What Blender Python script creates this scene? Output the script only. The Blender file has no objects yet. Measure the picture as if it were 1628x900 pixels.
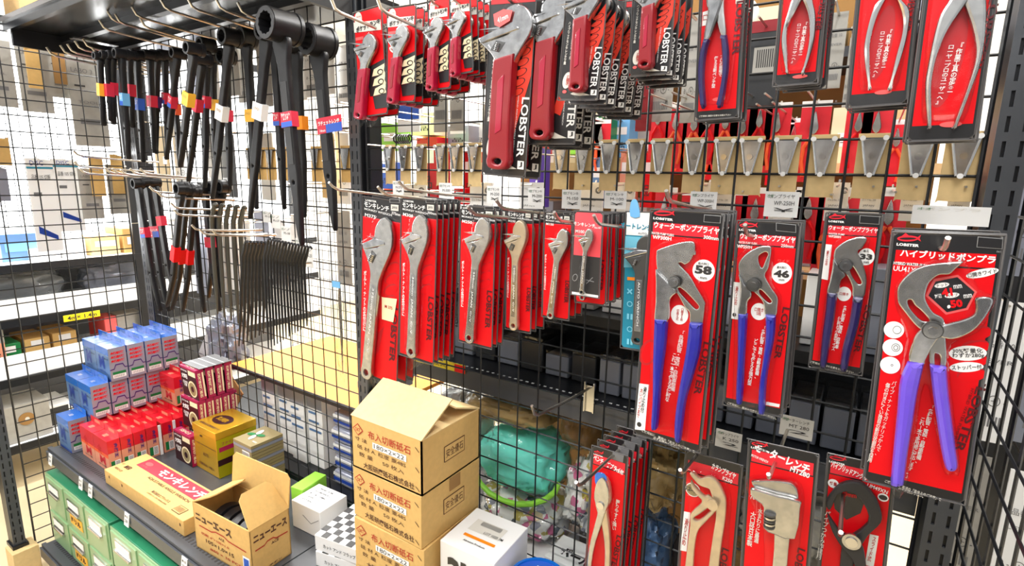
import bpy, math, random
from math import sin, cos, pi, radians
from mathutils import Vector, Matrix, noise
from mathutils.geometry import tessellate_polygon
random.seed(7)
S = bpy.context.scene
COL = S.collection
# ---------------------------------------------------------------- camera
FPX = 857.431; YAW = -.5773; PIT = .1913; ROL = .0205
CAM = Vector((1.035, -.9308, 1.385))
_f = Vector((sin(YAW)*cos(PIT), cos(YAW)*cos(PIT), -sin(PIT)))
_r0 = Vector((cos(YAW), -sin(YAW), 0)); _u0 = _r0.cross(_f)
_r = _r0*cos(ROL)+_u0*sin(ROL); _u = -_r0*sin(ROL)+_u0*cos(ROL)
cd = bpy.data.cameras.new('camera'); cam = bpy.data.objects.new('camera', cd); COL.objects.link(cam)
cd.sensor_width = 36; cd.lens = FPX/1628*36; cd.clip_start = .02; cd.clip_end = 60
R3 = Matrix((_r, _u, -_f)).transposed()
cam.matrix_world = Matrix.Translation(CAM) @ R3.to_4x4()
S.camera = cam
# ---------------------------------------------------------------- light
S.view_settings.view_transform = 'Standard'; S.view_settings.look = 'None'
S.view_settings.gamma = 1; S.view_settings.use_curve_mapping = False
S.view_settings.exposure = 0.25
W = bpy.data.worlds.new('world'); S.world = W; W.use_nodes = True
bg = W.node_tree.nodes['Background']; bg.inputs[0].default_value = (.96, .98, 1, 1); bg.inputs[1].default_value = .68
def area(name, loc, sx, sy, power, rot=(0, 0, 0), col=(1, .98, .95)):
    l = bpy.data.lights.new(name, 'AREA'); l.shape = 'RECTANGLE'; l.size = sx; l.size_y = sy; l.energy = power; l.color = col
    o = bpy.data.objects.new(name, l); COL.objects.link(o); o.location = loc; o.rotation_euler = rot; return o
# the ceiling tubes' light: aisle in front, aisle behind, aisle at the left
area('ceiling_light_front', (.1, -1.5, 2.72), 3.4, .16, 56)
area('ceiling_light_near', (1.2, -1.1, 2.72), .16, 2.4, 16)
area('ceiling_light_behind', (0, .95, 2.72), 3.4, .2, 112)
area('ceiling_light_left', (-1.66, -.1, 2.72), .2, 3.0, 170)
area('added_left_fill', (-3.55, .2, 1.5), 2.2, 3.0, 90, (0, radians(-90), 0), (1, 1, 1))  # fill lamp added to whiten the left aisle

def at(px, py, ax, v):
    d = _f + _r*((px-814)/FPX) - _u*((py-450)/FPX); i = 'XYZ'.index(ax)
    return CAM + d*((v-CAM[i])/d[i])
# ---------------------------------------------------------------- materials
MATS = {}
def mat(name, col, rough=.5, metal=0, spec=.5, coat=0, emit=0, noise_amt=0, scale=30, bump=0, trans=0):
    if name in MATS: return MATS[name]
    m = bpy.data.materials.new(name); m.use_nodes = True; nt = m.node_tree
    b = nt.nodes['Principled BSDF']
    b.inputs['Base Color'].default_value = (*col, 1); b.inputs['Roughness'].default_value = rough
    b.inputs['Metallic'].default_value = metal; b.inputs['Specular IOR Level'].default_value = spec
    b.inputs['Coat Weight'].default_value = coat; b.inputs['Coat Roughness'].default_value = .08
    if emit: b.inputs['Emission Color'].default_value = (*col, 1); b.inputs['Emission Strength'].default_value = emit
    if noise_amt or bump:
        tc = nt.nodes.new('ShaderNodeTexCoord'); nz = nt.nodes.new('ShaderNodeTexNoise'); nz.inputs['Scale'].default_value = scale
        nz.inputs['Detail'].default_value = 5
        nt.links.new(tc.outputs['Object'], nz.inputs['Vector'])
        if noise_amt:
            rp = nt.nodes.new('ShaderNodeValToRGB'); c = Vector(col)
            rp.color_ramp.elements[0].position = .3; rp.color_ramp.elements[1].position = .7
            rp.color_ramp.elements[0].color = (*(c*(1-noise_amt)), 1); rp.color_ramp.elements[1].color = (*(c*(1+noise_amt)), 1)
            nt.links.new(nz.outputs['Fac'], rp.inputs[0]); nt.links.new(rp.outputs[0], b.inputs['Base Color'])
        if bump:
            bp = nt.nodes.new('ShaderNodeBump'); bp.inputs['Strength'].default_value = bump; bp.inputs['Distance'].default_value = .004
            nt.links.new(nz.outputs['Fac'], bp.inputs['Height']); nt.links.new(bp.outputs[0], b.inputs['Normal'])
    MATS[name] = m; return m
def film(name, tint=(1, 1, 1), base=.05, rough=.06, bump=0, gain=.45):
    m = bpy.data.materials.new(name); m.use_nodes = True; nt = m.node_tree; nt.nodes.clear()
    out = nt.nodes.new('ShaderNodeOutputMaterial'); mx = nt.nodes.new('ShaderNodeMixShader')
    tr = nt.nodes.new('ShaderNodeBsdfTransparent'); gl = nt.nodes.new('ShaderNodeBsdfGlossy'); fr = nt.nodes.new('ShaderNodeLayerWeight')
    tr.inputs[0].default_value = (*tint, 1); gl.inputs['Roughness'].default_value = rough; fr.inputs[0].default_value = .5
    pw = nt.nodes.new('ShaderNodeMath'); pw.operation = 'POWER'; pw.inputs[1].default_value = 3.5
    ma = nt.nodes.new('ShaderNodeMath'); ma.operation = 'MULTIPLY_ADD'; ma.inputs[1].default_value = gain; ma.inputs[2].default_value = base
    ma.use_clamp = True
    nt.links.new(fr.outputs['Facing'], pw.inputs[0]); nt.links.new(pw.outputs[0], ma.inputs[0]); nt.links.new(ma.outputs[0], mx.inputs[0])
    nt.links.new(tr.outputs[0], mx.inputs[1]); nt.links.new(gl.outputs[0], mx.inputs[2]); nt.links.new(mx.outputs[0], out.inputs[0])
    if bump:
        tc = nt.nodes.new('ShaderNodeTexCoord'); nz = nt.nodes.new('ShaderNodeTexNoise'); nz.inputs['Scale'].default_value = 28
        bp = nt.nodes.new('ShaderNodeBump'); bp.inputs['Strength'].default_value = bump; bp.inputs['Distance'].default_value = .01
        nt.links.new(tc.outputs['Object'], nz.inputs['Vector']); nt.links.new(nz.outputs['Fac'], bp.inputs['Height'])
        nt.links.new(bp.outputs[0], gl.inputs['Normal']); nt.links.new(bp.outputs[0], fr.inputs['Normal'])
    MATS[name] = m; return m
def sr(r, g, b):
    return tuple((c/255/12.92 if c <= 10 else ((c/255+.055)/1.055)**2.4) for c in (r, g, b))
M = MATS
mat('rack', (.010, .011, .014), .34, 0, .4)
mat('shelf_black', (.008, .009, .011), .22, 0, .25)
mat('rack_grey', (.07, .075, .085), .34, .1, .5)
mat('wire', (.012, .013, .015), .35, .2)
mat('chrome', (.6, .59, .57), .14, 1)
mat('hook', (.6, .56, .5), .3, 1)
mat('steel', (.5, .5, .5), .2, 1, noise_amt=.25, scale=60)
mat('satin', (.52, .52, .51), .27, 1, noise_amt=.12, scale=80)
mat('warm_steel', (.62, .52, .38), .35, .8, noise_amt=.12, scale=60)
mat('dark_steel', (.12, .12, .12), .4, .8)
mat('blackox', (.012, .012, .014), .36, .3, noise_amt=.3, scale=50)
mat('blackox2', (.03, .03, .032), .42, .3)
mat('olive_steel', (.09, .085, .07), .4, .5)
mat('red', sr(222, 8, 20), .4, spec=.25)
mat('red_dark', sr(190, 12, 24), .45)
mat('red_header', sr(222, 30, 48), .45)
mat('red_pale', sr(240, 95, 95), .45)
mat('pinkish', sr(236, 78, 88), .45)
mat('orange_red', sr(228, 60, 40), .5)
mat('white', (.88, .88, .87), .5)
mat('offwhite', (.7, .68, .62), .6)
mat('black', (.01, .01, .012), .4, coat=.3)
mat('black_soft', (.03, .028, .028), .5)
mat('lob_dark', (.09, .0, .004), .5)
mat('magenta', sr(165, 8, 50), .35, coat=.3)
mat('crimson', sr(140, 8, 24), .4, coat=.2)
mat('blue_grip', sr(28, 30, 150), .35, coat=.3)
mat('navy_grip', sr(38, 30, 88), .35, coat=.3)
mat('violet', sr(104, 74, 206), .32, coat=.3)
mat('teal', sr(20, 135, 165), .45)
mat('teal_light', sr(120, 200, 225), .45)
mat('skyblue', sr(110, 175, 225), .45)
mat('grey', (.3, .3, .3), .5)
mat('grey_mid', (.16, .16, .165), .5)
mat('grey_card', sr(165, 162, 155), .6, noise_amt=.08, scale=40)
mat('edge', (.1, .095, .095), .18)
mat('kraft', sr(212, 172, 104), .75, noise_amt=.05, scale=90)
mat('kraft_dark', sr(160, 120, 68), .8)
mat('kraft_pale', sr(226, 196, 140), .7, noise_amt=.05, scale=90)
mat('ink_brown', sr(80, 45, 28), .7)
mat('ink_red', sr(178, 40, 30), .7)
mat('green_box', sr(48, 132, 94), .3)
mat('green_drawer', sr(140, 176, 130), .3, coat=.3)
mat('carton_red', sr(196, 46, 62), .6)
mat('green', sr(20, 120, 60), .4)
mat('lime', sr(150, 220, 70), .5)
mat('yellow', sr(240, 215, 30), .4)
mat('gold', sr(225, 180, 50), .25, .6)
mat('gold_side', sr(190, 180, 20), .3, .4)
mat('olive', sr(150, 135, 95), .45)
mat('maroon', sr(165, 20, 75), .4)
mat('maroon_dark', sr(45, 8, 18), .4)
mat('cream', sr(240, 225, 185), .5)
mat('blue_box', sr(20, 105, 200), .25, coat=.3)
mat('blue_deep', sr(20, 60, 150), .35)
mat('silver_card', sr(158, 162, 178), .28, .3)
mat('silver_blue', sr(96, 132, 178), .3, .2)
mat('red_box', sr(215, 20, 40), .3, coat=.3)
mat('salmon', sr(225, 150, 120), .4)
mat('purple_ink', sr(70, 30, 110), .5)
mat('orange', sr(245, 140, 20), .4)
mat('tangerine', sr(235, 90, 40), .4)
mat('tagyellow', sr(240, 180, 50), .5)
mat('labelred', sr(205, 30, 60), .5)
mat('labelblue', sr(40, 90, 190), .5)
mat('turquoise', sr(120, 240, 220), .6, noise_amt=.1, scale=12, bump=.5)
mat('beige_cloth', sr(180, 150, 95), .8, noise_amt=.35, scale=14, bump=.5)
mat('pattern_cloth', sr(200, 190, 160), .8, noise_amt=.5, scale=26, bump=.6)
mat('grey_plastic', sr(120, 122, 126), .3)
mat('case_grey', sr(128, 133, 146), .35)
mat('case_dark', (.03, .032, .036), .35)
mat('wood', sr(216, 140, 42), .55, noise_amt=.06, scale=6)
mat('floor', sr(214, 196, 160), .35, noise_amt=.05, scale=3)
mat('wall', (.82, .82, .81), .7)
mat('white_bright', (.9, .9, .9), .5)
mat('tube', (1, .98, .94), .5, emit=9)
mat('added_pane_glow', (.93, .97, 1), .5, emit=2.6)
film('clear', (1, 1, 1), .012, .05, .1)
film('bag', (.96, .97, .97), .06, .12, 1)
film('bag_grey', (.8, .81, .82), .1, .15, .7)
def flowery(name):
    m = bpy.data.materials.new(name); m.use_nodes = True; nt = m.node_tree; b = nt.nodes['Principled BSDF']; b.inputs['Roughness'].default_value = .7
    tc = nt.nodes.new('ShaderNodeTexCoord'); v = nt.nodes.new('ShaderNodeTexVoronoi'); v.inputs['Scale'].default_value = 55
    nt.links.new(tc.outputs['Object'], v.inputs['Vector']); r = nt.nodes.new('ShaderNodeValToRGB'); r.color_ramp.interpolation = 'CONSTANT'
    sep = nt.nodes.new('ShaderNodeSeparateColor'); nt.links.new(v.outputs['Color'], sep.inputs[0]); nt.links.new(sep.outputs[0], r.inputs[0])
    cs = [(.8, .8, .77), (.62, .16, .3), (.78, .76, .7), (.5, .42, .1), (.75, .72, .68), (.1, .12, .14), (.7, .55, .35), (.3, .3, .36)]
    e = r.color_ramp.elements; e[0].color = (*cs[0], 1); e[1].position = .3; e[1].color = (*cs[1], 1)
    for i, p in enumerate((.4, .58, .68, .8, .86, .93)): q = e.new(p); q.color = (*cs[i+2], 1)
    nt.links.new(r.outputs[0], b.inputs['Base Color']); MATS[name] = m
flowery('flower_cloth')
# ---------------------------------------------------------------- mesh builder
class MB:
    def __init__(s): s.v = []; s.f = []; s.m = []; s.mats = []; s.sm = []
    def mi(s, name):
        if name not in s.mats: s.mats.append(name)
        return s.mats.index(name)
    def add(s, vs, fs, mt, smooth=False):
        o = len(s.v); s.v += [tuple(v) for v in vs]; i = s.mi(mt)
        for f in fs: s.f.append([o+k for k in f]); s.m.append(i); s.sm.append(smooth)
        return s
    def box(s, x0, x1, y0, y1, z0, z1, mt, xf=None):
        if x0 > x1: x0, x1 = x1, x0
        if y0 > y1: y0, y1 = y1, y0
        if z0 > z1: z0, z1 = z1, z0
        vs = [Vector(p) for p in ((x0, y0, z0), (x1, y0, z0), (x1, y1, z0), (x0, y1, z0), (x0, y0, z1), (x1, y0, z1), (x1, y1, z1), (x0, y1, z1))]
        if xf: vs = [xf @ p for p in vs]
        return s.add(vs, [(0, 3, 2, 1), (4, 5, 6, 7), (0, 1, 5, 4), (1, 2, 6, 5), (2, 3, 7, 6), (3, 0, 4, 7)], mt)
    def rect(s, x0, x1, z0, z1, y, mt):      # flat print facing -Y
        return s.add([(x0, y, z0), (x1, y, z0), (x1, y, z1), (x0, y, z1)], [(0, 1, 2, 3)], mt)
    def quad(s, a, b, c, d, mt): return s.add([a, b, c, d], [(0, 1, 2, 3)], mt)
    def tube(s, pts, r, mt, n=8, cap=True):
        pts = [Vector(p) for p in pts]; rs = r if isinstance(r, (list, tuple)) else [r]*len(pts)
        vs = []; fs = []; up = None
        for i, p in enumerate(pts):
            t = (pts[min(i+1, len(pts)-1)]-pts[max(i-1, 0)]).normalized()
            if up is None: up = Vector((0, 0, 1)) if abs(t.z) < .9 else Vector((1, 0, 0))
            a = t.cross(up).normalized(); b = a.cross(t).normalized(); up = b
            for k in range(n):
                an = 2*pi*k/n; vs.append(p+(a*cos(an)+b*sin(an))*rs[i])
        for i in range(len(pts)-1):
            for k in range(n):
                fs.append((i*n+k, i*n+(k+1) % n, (i+1)*n+(k+1) % n, (i+1)*n+k))
        s.add(vs, fs, mt, True)
        if cap:
            o = len(vs); s.add(vs[:n], [tuple(reversed(range(n)))], mt); s.add(vs[-n:], [tuple(range(n))], mt)
        return s
    def wire(s, a, b, r, mt, n=4): return s.tube([a, b], r, mt, n, False)
    def disc(s, cx, cz, rx, rz, y, mt, n=28, rot=0):
        c, q = cos(rot), sin(rot)
        vs = []
        for k in range(n):
            a = 2*pi*k/n; x, z = rx*cos(a), rz*sin(a); vs.append((cx+x*c-z*q, y, cz+x*q+z*c))
        return s.add(vs, [tuple(range(n))], mt)
    def flat(s, pts, y, mt):
        tri = tessellate_polygon([[Vector((p[0], p[1], 0)) for p in pts]])
        fs = []
        for t in tri:
            a, b, c = (pts[i] for i in t)
            fs.append(tuple(t) if (b[0]-a[0])*(c[1]-a[1])-(b[1]-a[1])*(c[0]-a[0]) > 0 else tuple(reversed(t)))
        return s.add([(p[0], y, p[1]) for p in pts], fs, mt)
    def cyl(s, c, axis, r, h, mt, n=20, r2=None, inner=None):
        # cylinder centred at c along axis (vector), inner: radius or list of radii for a through hole
        axis = Vector(axis).normalized(); a = axis.orthogonal().normalized(); b = axis.cross(a); c = Vector(c); r2 = r if r2 is None else r2
        ring = lambda rad, t: [c+axis*t+(a*cos(2*pi*k/n)+b*sin(2*pi*k/n))*(rad[k % len(rad)] if isinstance(rad, (list, tuple)) else rad) for k in range(n)]
        A, B = ring(r, -h/2), ring(r2, h/2)
        s.add(A+B, [(k, (k+1) % n, n+(k+1) % n, n+k) for k in range(n)], mt, True)
        if inner is None:
            s.add(A, [tuple(reversed(range(n)))], mt); s.add(B, [tuple(range(n))], mt)
        else:
            P, Q = ring(inner, -h/2), ring(inner, h/2)
            s.add(P+Q, [(k, n+k, n+(k+1) % n, (k+1) % n) for k in range(n)], mt)
            s.add(A+P, [(k, n+k, n+(k+1) % n, (k+1) % n) for k in range(n)], mt)
            s.add(B+Q, [(k, (k+1) % n, n+(k+1) % n, n+k) for k in range(n)], mt)
        return s
    def plate(s, outline, y0, y1, mt, bev=.0015, holes=(), off=0, smooth_outline=True, res=4):
        t = abs(y1-y0); bev = min(bev, t/2.05)
        cu = bpy.data.curves.new('tmp', 'CURVE'); cu.dimensions = '2D'; cu.fill_mode = 'BOTH'
        cu.extrude = t/2-bev; cu.bevel_depth = bev; cu.bevel_resolution = 1; cu.offset = off-bev
        for ol in [outline]+list(holes):
            pts = catmull(ol, res) if smooth_outline else ol
            sp = cu.splines.new('POLY'); sp.points.add(len(pts)-1); sp.use_cyclic_u = True
            for i, p in enumerate(pts): sp.points[i].co = (p[0], p[1], 0, 1)
        o = bpy.data.objects.new('tmp', cu); COL.objects.link(o)
        me = o.evaluated_get(bpy.context.evaluated_depsgraph_get()).to_mesh()
        yc = (y0+y1)/2
        s.add([(v.co.x, yc-v.co.z, v.co.y) for v in me.vertices], [tuple(p.vertices) for p in me.polygons], mt, True)
        bpy.data.objects.remove(o); bpy.data.curves.remove(cu); return s
    def text(s, st, cx, cz, w, h, mt, rot=0, y=-.0012, bold=.012, xf=None):
        vs, fs = glyphs(st, bold)
        if not vs: return s
        xs = [v[0] for v in vs]; ys = [v[1] for v in vs]
        x0, x1, z0, z1 = min(xs), max(xs), min(ys), max(ys)
        if w is None: w = h*(x1-x0)/max(z1-z0, 1e-6)
        if h is None: h = w*(z1-z0)/max(x1-x0, 1e-6)
        c, q = cos(rot), sin(rot); out = []
        for a, b in vs:
            a = ((a-x0)/max(x1-x0, 1e-6)-.5)*w; b = ((b-z0)/max(z1-z0, 1e-6)-.5)*h
            p = Vector((cx+a*c-b*q, y, cz+a*q+b*c)); out.append(xf @ p if xf else p)
        return s.add(out, fs, mt)
    def xform(s, mtx): s.v = [tuple(mtx @ Vector(v)) for v in s.v]; return s
    def merge(s, o, mtx=None):
        k = len(s.v); s.v += [tuple(mtx @ Vector(v)) for v in o.v] if mtx else o.v
        for f, m, q in zip(o.f, o.m, o.sm): s.f.append([k+i for i in f]); s.m.append(s.mi(o.mats[m])); s.sm.append(q)
        return s
    def build(s, name, parent=None, label=None, cat=None, group=None, kind=None, loc=None, rot=None, bevel=0):
        me = bpy.data.meshes.new(name); me.from_pydata(s.v, [], s.f)
        for n in s.mats: me.materials.append(MATS[n])
        me.polygons.foreach_set('material_index', s.m); me.polygons.foreach_set('use_smooth', s.sm)
        me.update()
        try: me.set_sharp_from_angle(angle=radians(38))
        except Exception: pass
        o = bpy.data.objects.new(name, me); COL.objects.link(o); o.parent = parent
        if loc is not None: o.location = loc
        if rot is not None: o.rotation_euler = rot
        if bevel:
            b = o.modifiers.new('bevel', 'BEVEL'); b.width = bevel; b.segments = 2; b.limit_method = 'ANGLE'
        tag(o, label, cat, group, kind); return o
def tag(o, label=None, cat=None, group=None, kind=None):
    if label: o['label'] = label
    if cat: o['category'] = cat
    if group: o['group'] = group
    if kind: o['kind'] = kind
    return o
def thing(name, label, cat, loc=(0, 0, 0), rot=(0, 0, 0), group=None):
    o = bpy.data.objects.new(name, None); COL.objects.link(o); o.location = loc; o.rotation_euler = rot; o.empty_display_size = .05
    return tag(o, label, cat, group)
def dup(o, loc=None, rot=None, label=None, parent=None, group=None, scale=None):
    c = o.copy(); COL.objects.link(c); c.parent = parent
    if loc is not None: c.location = loc
    if rot is not None: c.rotation_euler = rot
    if scale is not None: c.scale = scale
    if label: c['label'] = label
    if group: c['group'] = group
    for ch in list(KIDS(o)): dup(ch, parent=c)
    return c
def KIDS(o): return [c for c in o.children]
def catmull(P, n=4):
    P = [tuple(p[:2]) for p in P]; N = len(P); out = []
    for i in range(N):
        p0, p1, p2, p3 = P[i-1], P[i], P[(i+1) % N], P[(i+2) % N]
        if p1 == p2: out.append(p1); continue
        if p0 == p1: p0 = p1
        for k in range(n):
            t = k/n; q = []
            for d in (0, 1):
                q.append(.5*((2*p1[d])+(-p0[d]+p2[d])*t+(2*p0[d]-5*p1[d]+4*p2[d]-p3[d])*t*t+(-p0[d]+3*p1[d]-3*p2[d]+p3[d])*t**3))
            out.append(tuple(q))
    res = []
    for p in out:
        if not res or (abs(p[0]-res[-1][0])+abs(p[1]-res[-1][1])) > 1e-6: res.append(p)
    return res
_G = {}
def glyphs(st, bold):
    k = (st, bold)
    if k in _G: return _G[k]
    cu = bpy.data.curves.new('tmp', 'FONT'); cu.body = st; cu.resolution_u = 2; cu.offset = bold; cu.space_line = .9
    if '\n' in st: cu.align_x = 'CENTER'
    o = bpy.data.objects.new('tmp', cu); COL.objects.link(o)
    me = o.evaluated_get(bpy.context.evaluated_depsgraph_get()).to_mesh()
    vs = [(v.co.x, v.co.y) for v in me.vertices]; fs = []
    for p in me.polygons:
        f = tuple(p.vertices); a, b, c = (vs[i] for i in f[:3])
        fs.append(f if p.normal.z > 0 else tuple(reversed(f)))
    bpy.data.objects.remove(o); bpy.data.curves.remove(cu)
    _G[k] = (vs, fs); return _G[k]
def vert(st): return '\n'.join(st)
def bezier(*P, n=8):
    P = [Vector(p) for p in P]; out = []
    for i in range(n+1):
        t = i/n; Q = P[:]
        while len(Q) > 1: Q = [Q[k].lerp(Q[k+1], t) for k in range(len(Q)-1)]
        out.append(Q[0])
    return out
ORD = ['front one', 'second back', 'third back', 'fourth back', 'fifth back', 'sixth back', 'seventh back', 'eighth back']
NTH = ['first', 'second', 'third', 'fourth', 'fifth', 'sixth', 'seventh', 'eighth', 'ninth', 'tenth', 'eleventh', 'twelfth', 'thirteenth', 'fourteenth', 'fifteenth', 'sixteenth', 'seventeenth', 'eighteenth', 'nineteenth', 'twentieth', 'twenty-first', 'twenty-second', 'twenty-third', 'twenty-fourth', 'twenty-fifth', 'twenty-sixth', 'twenty-seventh', 'twenty-eighth', 'twenty-ninth', 'thirtieth']
# ================================================================ the setting
MB().box(-3.7, 3.2, -3.2, 3.2, -.05, 0, 'floor').build('floor', kind='structure')
MB().box(-3.7, 3.2, -.2, 3.2, 2.8, 2.85, 'wall').build('ceiling', kind='structure')
MB().box(-3.75, -3.7, -3.2, 3.2, 0, 2.8, 'wall').build('wall_left', kind='structure')
MB().box(-3.7, 3.2, 3.2, 3.25, 0, 2.8, 'wall').build('wall_back', kind='structure')
MB().box(3.2, 3.25, -.2, 3.25, 0, 2.8, 'wall').build('wall_right', kind='structure')
w = MB()
for i in range(3):
    y0 = -1.5+i*1.3; w.box(-3.69, -3.68, y0, y0+1.2, .75, 2.45, 'added_pane_glow')
    w.box(-3.7, -3.66, y0-.05, y0, .7, 2.5, 'rack_grey').box(-3.7, -3.66, y0+1.2, y0+1.25, .7, 2.5, 'rack_grey')
w.box(-3.7, -3.66, -1.55, 2.4, .65, .75, 'rack_grey').box(-3.7, -3.66, -1.55, 2.4, 2.45, 2.55, 'rack_grey')
w.build('added_window_1', kind='structure')  # glowing panes added to blow out the whites at the left
for i, (x0, x1, y, ang) in enumerate(((-1.8, 1.8, 1.1, 0), (-1.5, 1.5, -.2, 1), (-1.6, 1.6, 2.2, 0))):
    t = thing('ceiling_light', ['long ceiling tube light over the aisle behind the racks', 'long ceiling tube light over the aisle at the far end', 'long ceiling tube light by the back wall'][i], 'ceiling light',
              ((x0+x1)/2 if not ang else -2.35, y, 2.8), (0, 0, pi/2 if ang else 0))
    MB().box(-1.6, 1.6, -.09, .09, -.05, 0, 'white').build('housing', t)
    MB().tube([(-1.55, 0, -.07), (1.55, 0, -.07)], .018, 'tube', 10).build('tube', t)

# ================================================================ grid panels, posts
def grid_panel(name, label, a, b, z0, z1, thick='wire', r=.0019):
    a, b = Vector(a), Vector(b); n = round((b-a).length/.05); d = (b-a)/n; nr = Vector((d.y, -d.x, 0)).normalized()*.004
    m = MB()
    for i in range(n+1):
        p = a+d*i; rr = r*(1.5 if i in (0, n) else 1)
        m.wire((p.x, p.y, z0), (p.x, p.y, z1), rr, thick)
    k = int(round((z1-z0)/.05))
    for j in range(k+1):
        z = z1-j*.05; m.wire((a.x-nr.x, a.y-nr.y, z), (b.x-nr.x, b.y-nr.y, z), r*(1.5 if j in (0, k) else 1), thick)
    return m.build(name, label=label, cat='grid panel', group='black wire grid panels of the rack')
grid_panel('wire_grid_panel', 'black wire grid panel that carries the red carded tools', (0, 0, 0), (1.15, 0, 0), .1, 1.8)
grid_panel('wire_grid_panel', 'black wire grid panel behind the long black wrenches', (-1.2, 0, 0), (-.05, 0, 0), .1, 1.8)
grid_panel('wire_grid_panel', 'black wire side grid panel at the far end, before the bright aisle', (-1.25, -.43, 0), (-1.25, -.03, 0), .1, 1.8)
grid_panel('wire_grid_panel', 'black wire side grid panel beside the large purple-handled pliers pack', (1.2, -.45, 0), (1.2, -.0, 0), .1, 1.8)
def post(label, x, y, z1=1.86, w=.036, d=.05, face='y', z0=.0):
    t = thing('slotted_post', label, 'rack post', (x, y, z0), (0, 0, 0 if face == 'y' else pi/2), 'slotted black rack posts')
    m = MB().box(-w/2, w/2, .002, d, 0, z1-z0, 'rack')
    # front face carries real slots between strips
    xs = [-w/2, -.0105, -.0065, .0065, .0105, w/2]
    m.box(xs[0], xs[1], -.002, .002, 0, z1-z0, 'rack_grey').box(xs[2], xs[3], -.002, .002, 0, z1-z0, 'rack_grey').box(xs[4], xs[5], -.002, .002, 0, z1-z0, 'rack_grey')
    k = 0; z = .01
    while z < z1-z0:
        for a, b in ((xs[1], xs[2]), (xs[3], xs[4])): m.box(a, b, -.002, .002, z, min(z+.011, z1-z0), 'rack_grey')
        z += .0305
    m.build('post_body', t); MB().box(-w/2-.005, w/2+.005, -.01, d+.005, 0, .012, 'rack').build('foot', t)
    return t
post('slotted black post between the wrench bay and the carded tool bay', -.036, -.004)
post('slotted black post at the end of the carded tool bay', 1.176, -.004)
post('black post in the corner beside the bent wrenches with red and blue labels', -1.225, .0, w=.05)
post('slotted black front post of the far side panel, standing on a wooden block', -1.25, -.47, face='x', z0=.115, w=.032)
MB().box(-1.29, -1.215, -.5, -.43, 0, .115, 'kraft_pale').build('wooden_block', label='pale wooden block under the front post of the far side panel', cat='wood block', bevel=.002)
MB().box(-.018, .0, .012, .05, .1, 1.8, 'rack').build('rack_upright', label='plain dark upright behind the slotted middle post', cat='rack post')
# top shelf of the wrench bay
t = thing('top_shelf', 'black steel shelf above the hanging black wrenches', 'shelf', (-.62, -.16, 1.8))
MB().box(-.58, .60, -.15, .30, .0, .012, 'shelf_black').build('shelf_board', t)
MB().box(-.58, .60, -.165, -.15, -.012, .03, 'shelf_black').box(-.58, .6, -.172, -.165, .012, .024, 'edge').build('front_lip', t)
for y in (-.03, .1): MB().box(-.58, .60, y, y+.02, -.018, 0, 'rack').build('rib', t)
for x in (-.575, .585): MB().box(x, x+.012, -.15, .16, -.05, 0, 'rack').build('bracket', t)
t = thing('reflection_plate', 'pale grey plate in place of a bright reflection under the black top shelf', 'bracket', (-1.06, -.15, 1.775))
MB().box(0, .03, -.06, .06, 0, .004, 'steel').build('plate', t)  # pale plate stands in for a light reflection on the shelf underside
# stock on the shelf beyond the side panel, high at the left edge of view
t = thing('end_shelf', 'dark shelf end beyond the side panel, with white boxes on it', 'shelf', (-1.55, -.3, 1.86))
MB().box(-.25, .22, -.5, .9, -.03, 0, 'rack').build('shelf_board', t)
for i, (dy, h, mt) in enumerate(((-.35, .3, 'white_bright'), (-.08, .34, 'white_bright'), (.2, .32, 'kraft_pale'))):
    b = MB().box(-.2, .15, dy-.12, dy+.12, 0, h, mt).box(-.2, .15, dy-.003, dy+.003, h, h+.001, 'kraft_dark').build('storage_box', label=['white carton on the high shelf, nearest the frame edge', 'white carton on the high shelf, middle one', 'brown carton on the high shelf behind the white ones'][i], cat='box', loc=(-1.55, -.3, 1.861), bevel=.003)
# lower deck (shelf with the boxes)
def deck(name, label, x0, x1, y0, y1, z, mt='rack_grey', slots=True):
    t = thing(name, label, 'shelf', (0, 0, z))
    MB().box(x0, x1, y0, y1, -.018, 0, mt).build('deck_board', t)
    if y0 < 0:
        MB().box(x0, x1, y0-.012, y0, -.045, .006, 'rack_grey').build('front_lip', t)
        MB().box(x0, x1, y0-.018, y0-.013, -.04, -.004, 'rack_grey').build('price_rail', t)
    if slots:
        m = MB(); x = x0+.02
        while x < x1: m.box(x, x+.006, y0+.014, y0+.028, .0002, .0006, 'black_soft'); x += .014
        m.build('slot_row', t)
    return t
deck('wrench_bay_shelf', 'dark grey steel shelf that carries the boxes under the wrenches', -1.2, -.052, -.36, -.012, .45)
deck('tool_bay_shelf', 'dark grey steel shelf under the red carded tools', -.048, 1.18, -.36, -.012, .45)
deck('base_shelf', 'dark steel base shelf under the green drawer cabinets', -1.2, 1.18, -.415, -.012, .115)
MB().box(-1.2, 1.18, -.40, -.38, .0, .07, 'rack').build('kick_plate', label='dark kick plate under the base shelf', cat='rack panel')
def ptag(px, py, i):
    p = at(px, py, 'Y', -.381)
    t = thing('shelf_price_card', 'small white price card clipped to the shelf edge, '+NTH[i]+' one counted from the far end', 'price card', (p.x, -.3795, .43), (radians(-8), 0, 0), 'price cards on the shelf edge')
    MB().box(-.013, .013, -.002, 0, -.02, .018, 'white').build('card', t)
    m = MB(); m.text('M-10', 0, .008, .018, .007, 'black_soft', y=-.0025); m.text('230', 0, -.005, .016, .009, 'black_soft', y=-.0025); m.build('lettering', t)
for i, (a, b) in enumerate(((76, 706), (125, 747), (140, 757), (198, 801), (290, 873), (328, 893))): ptag(a, b, i)

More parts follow.
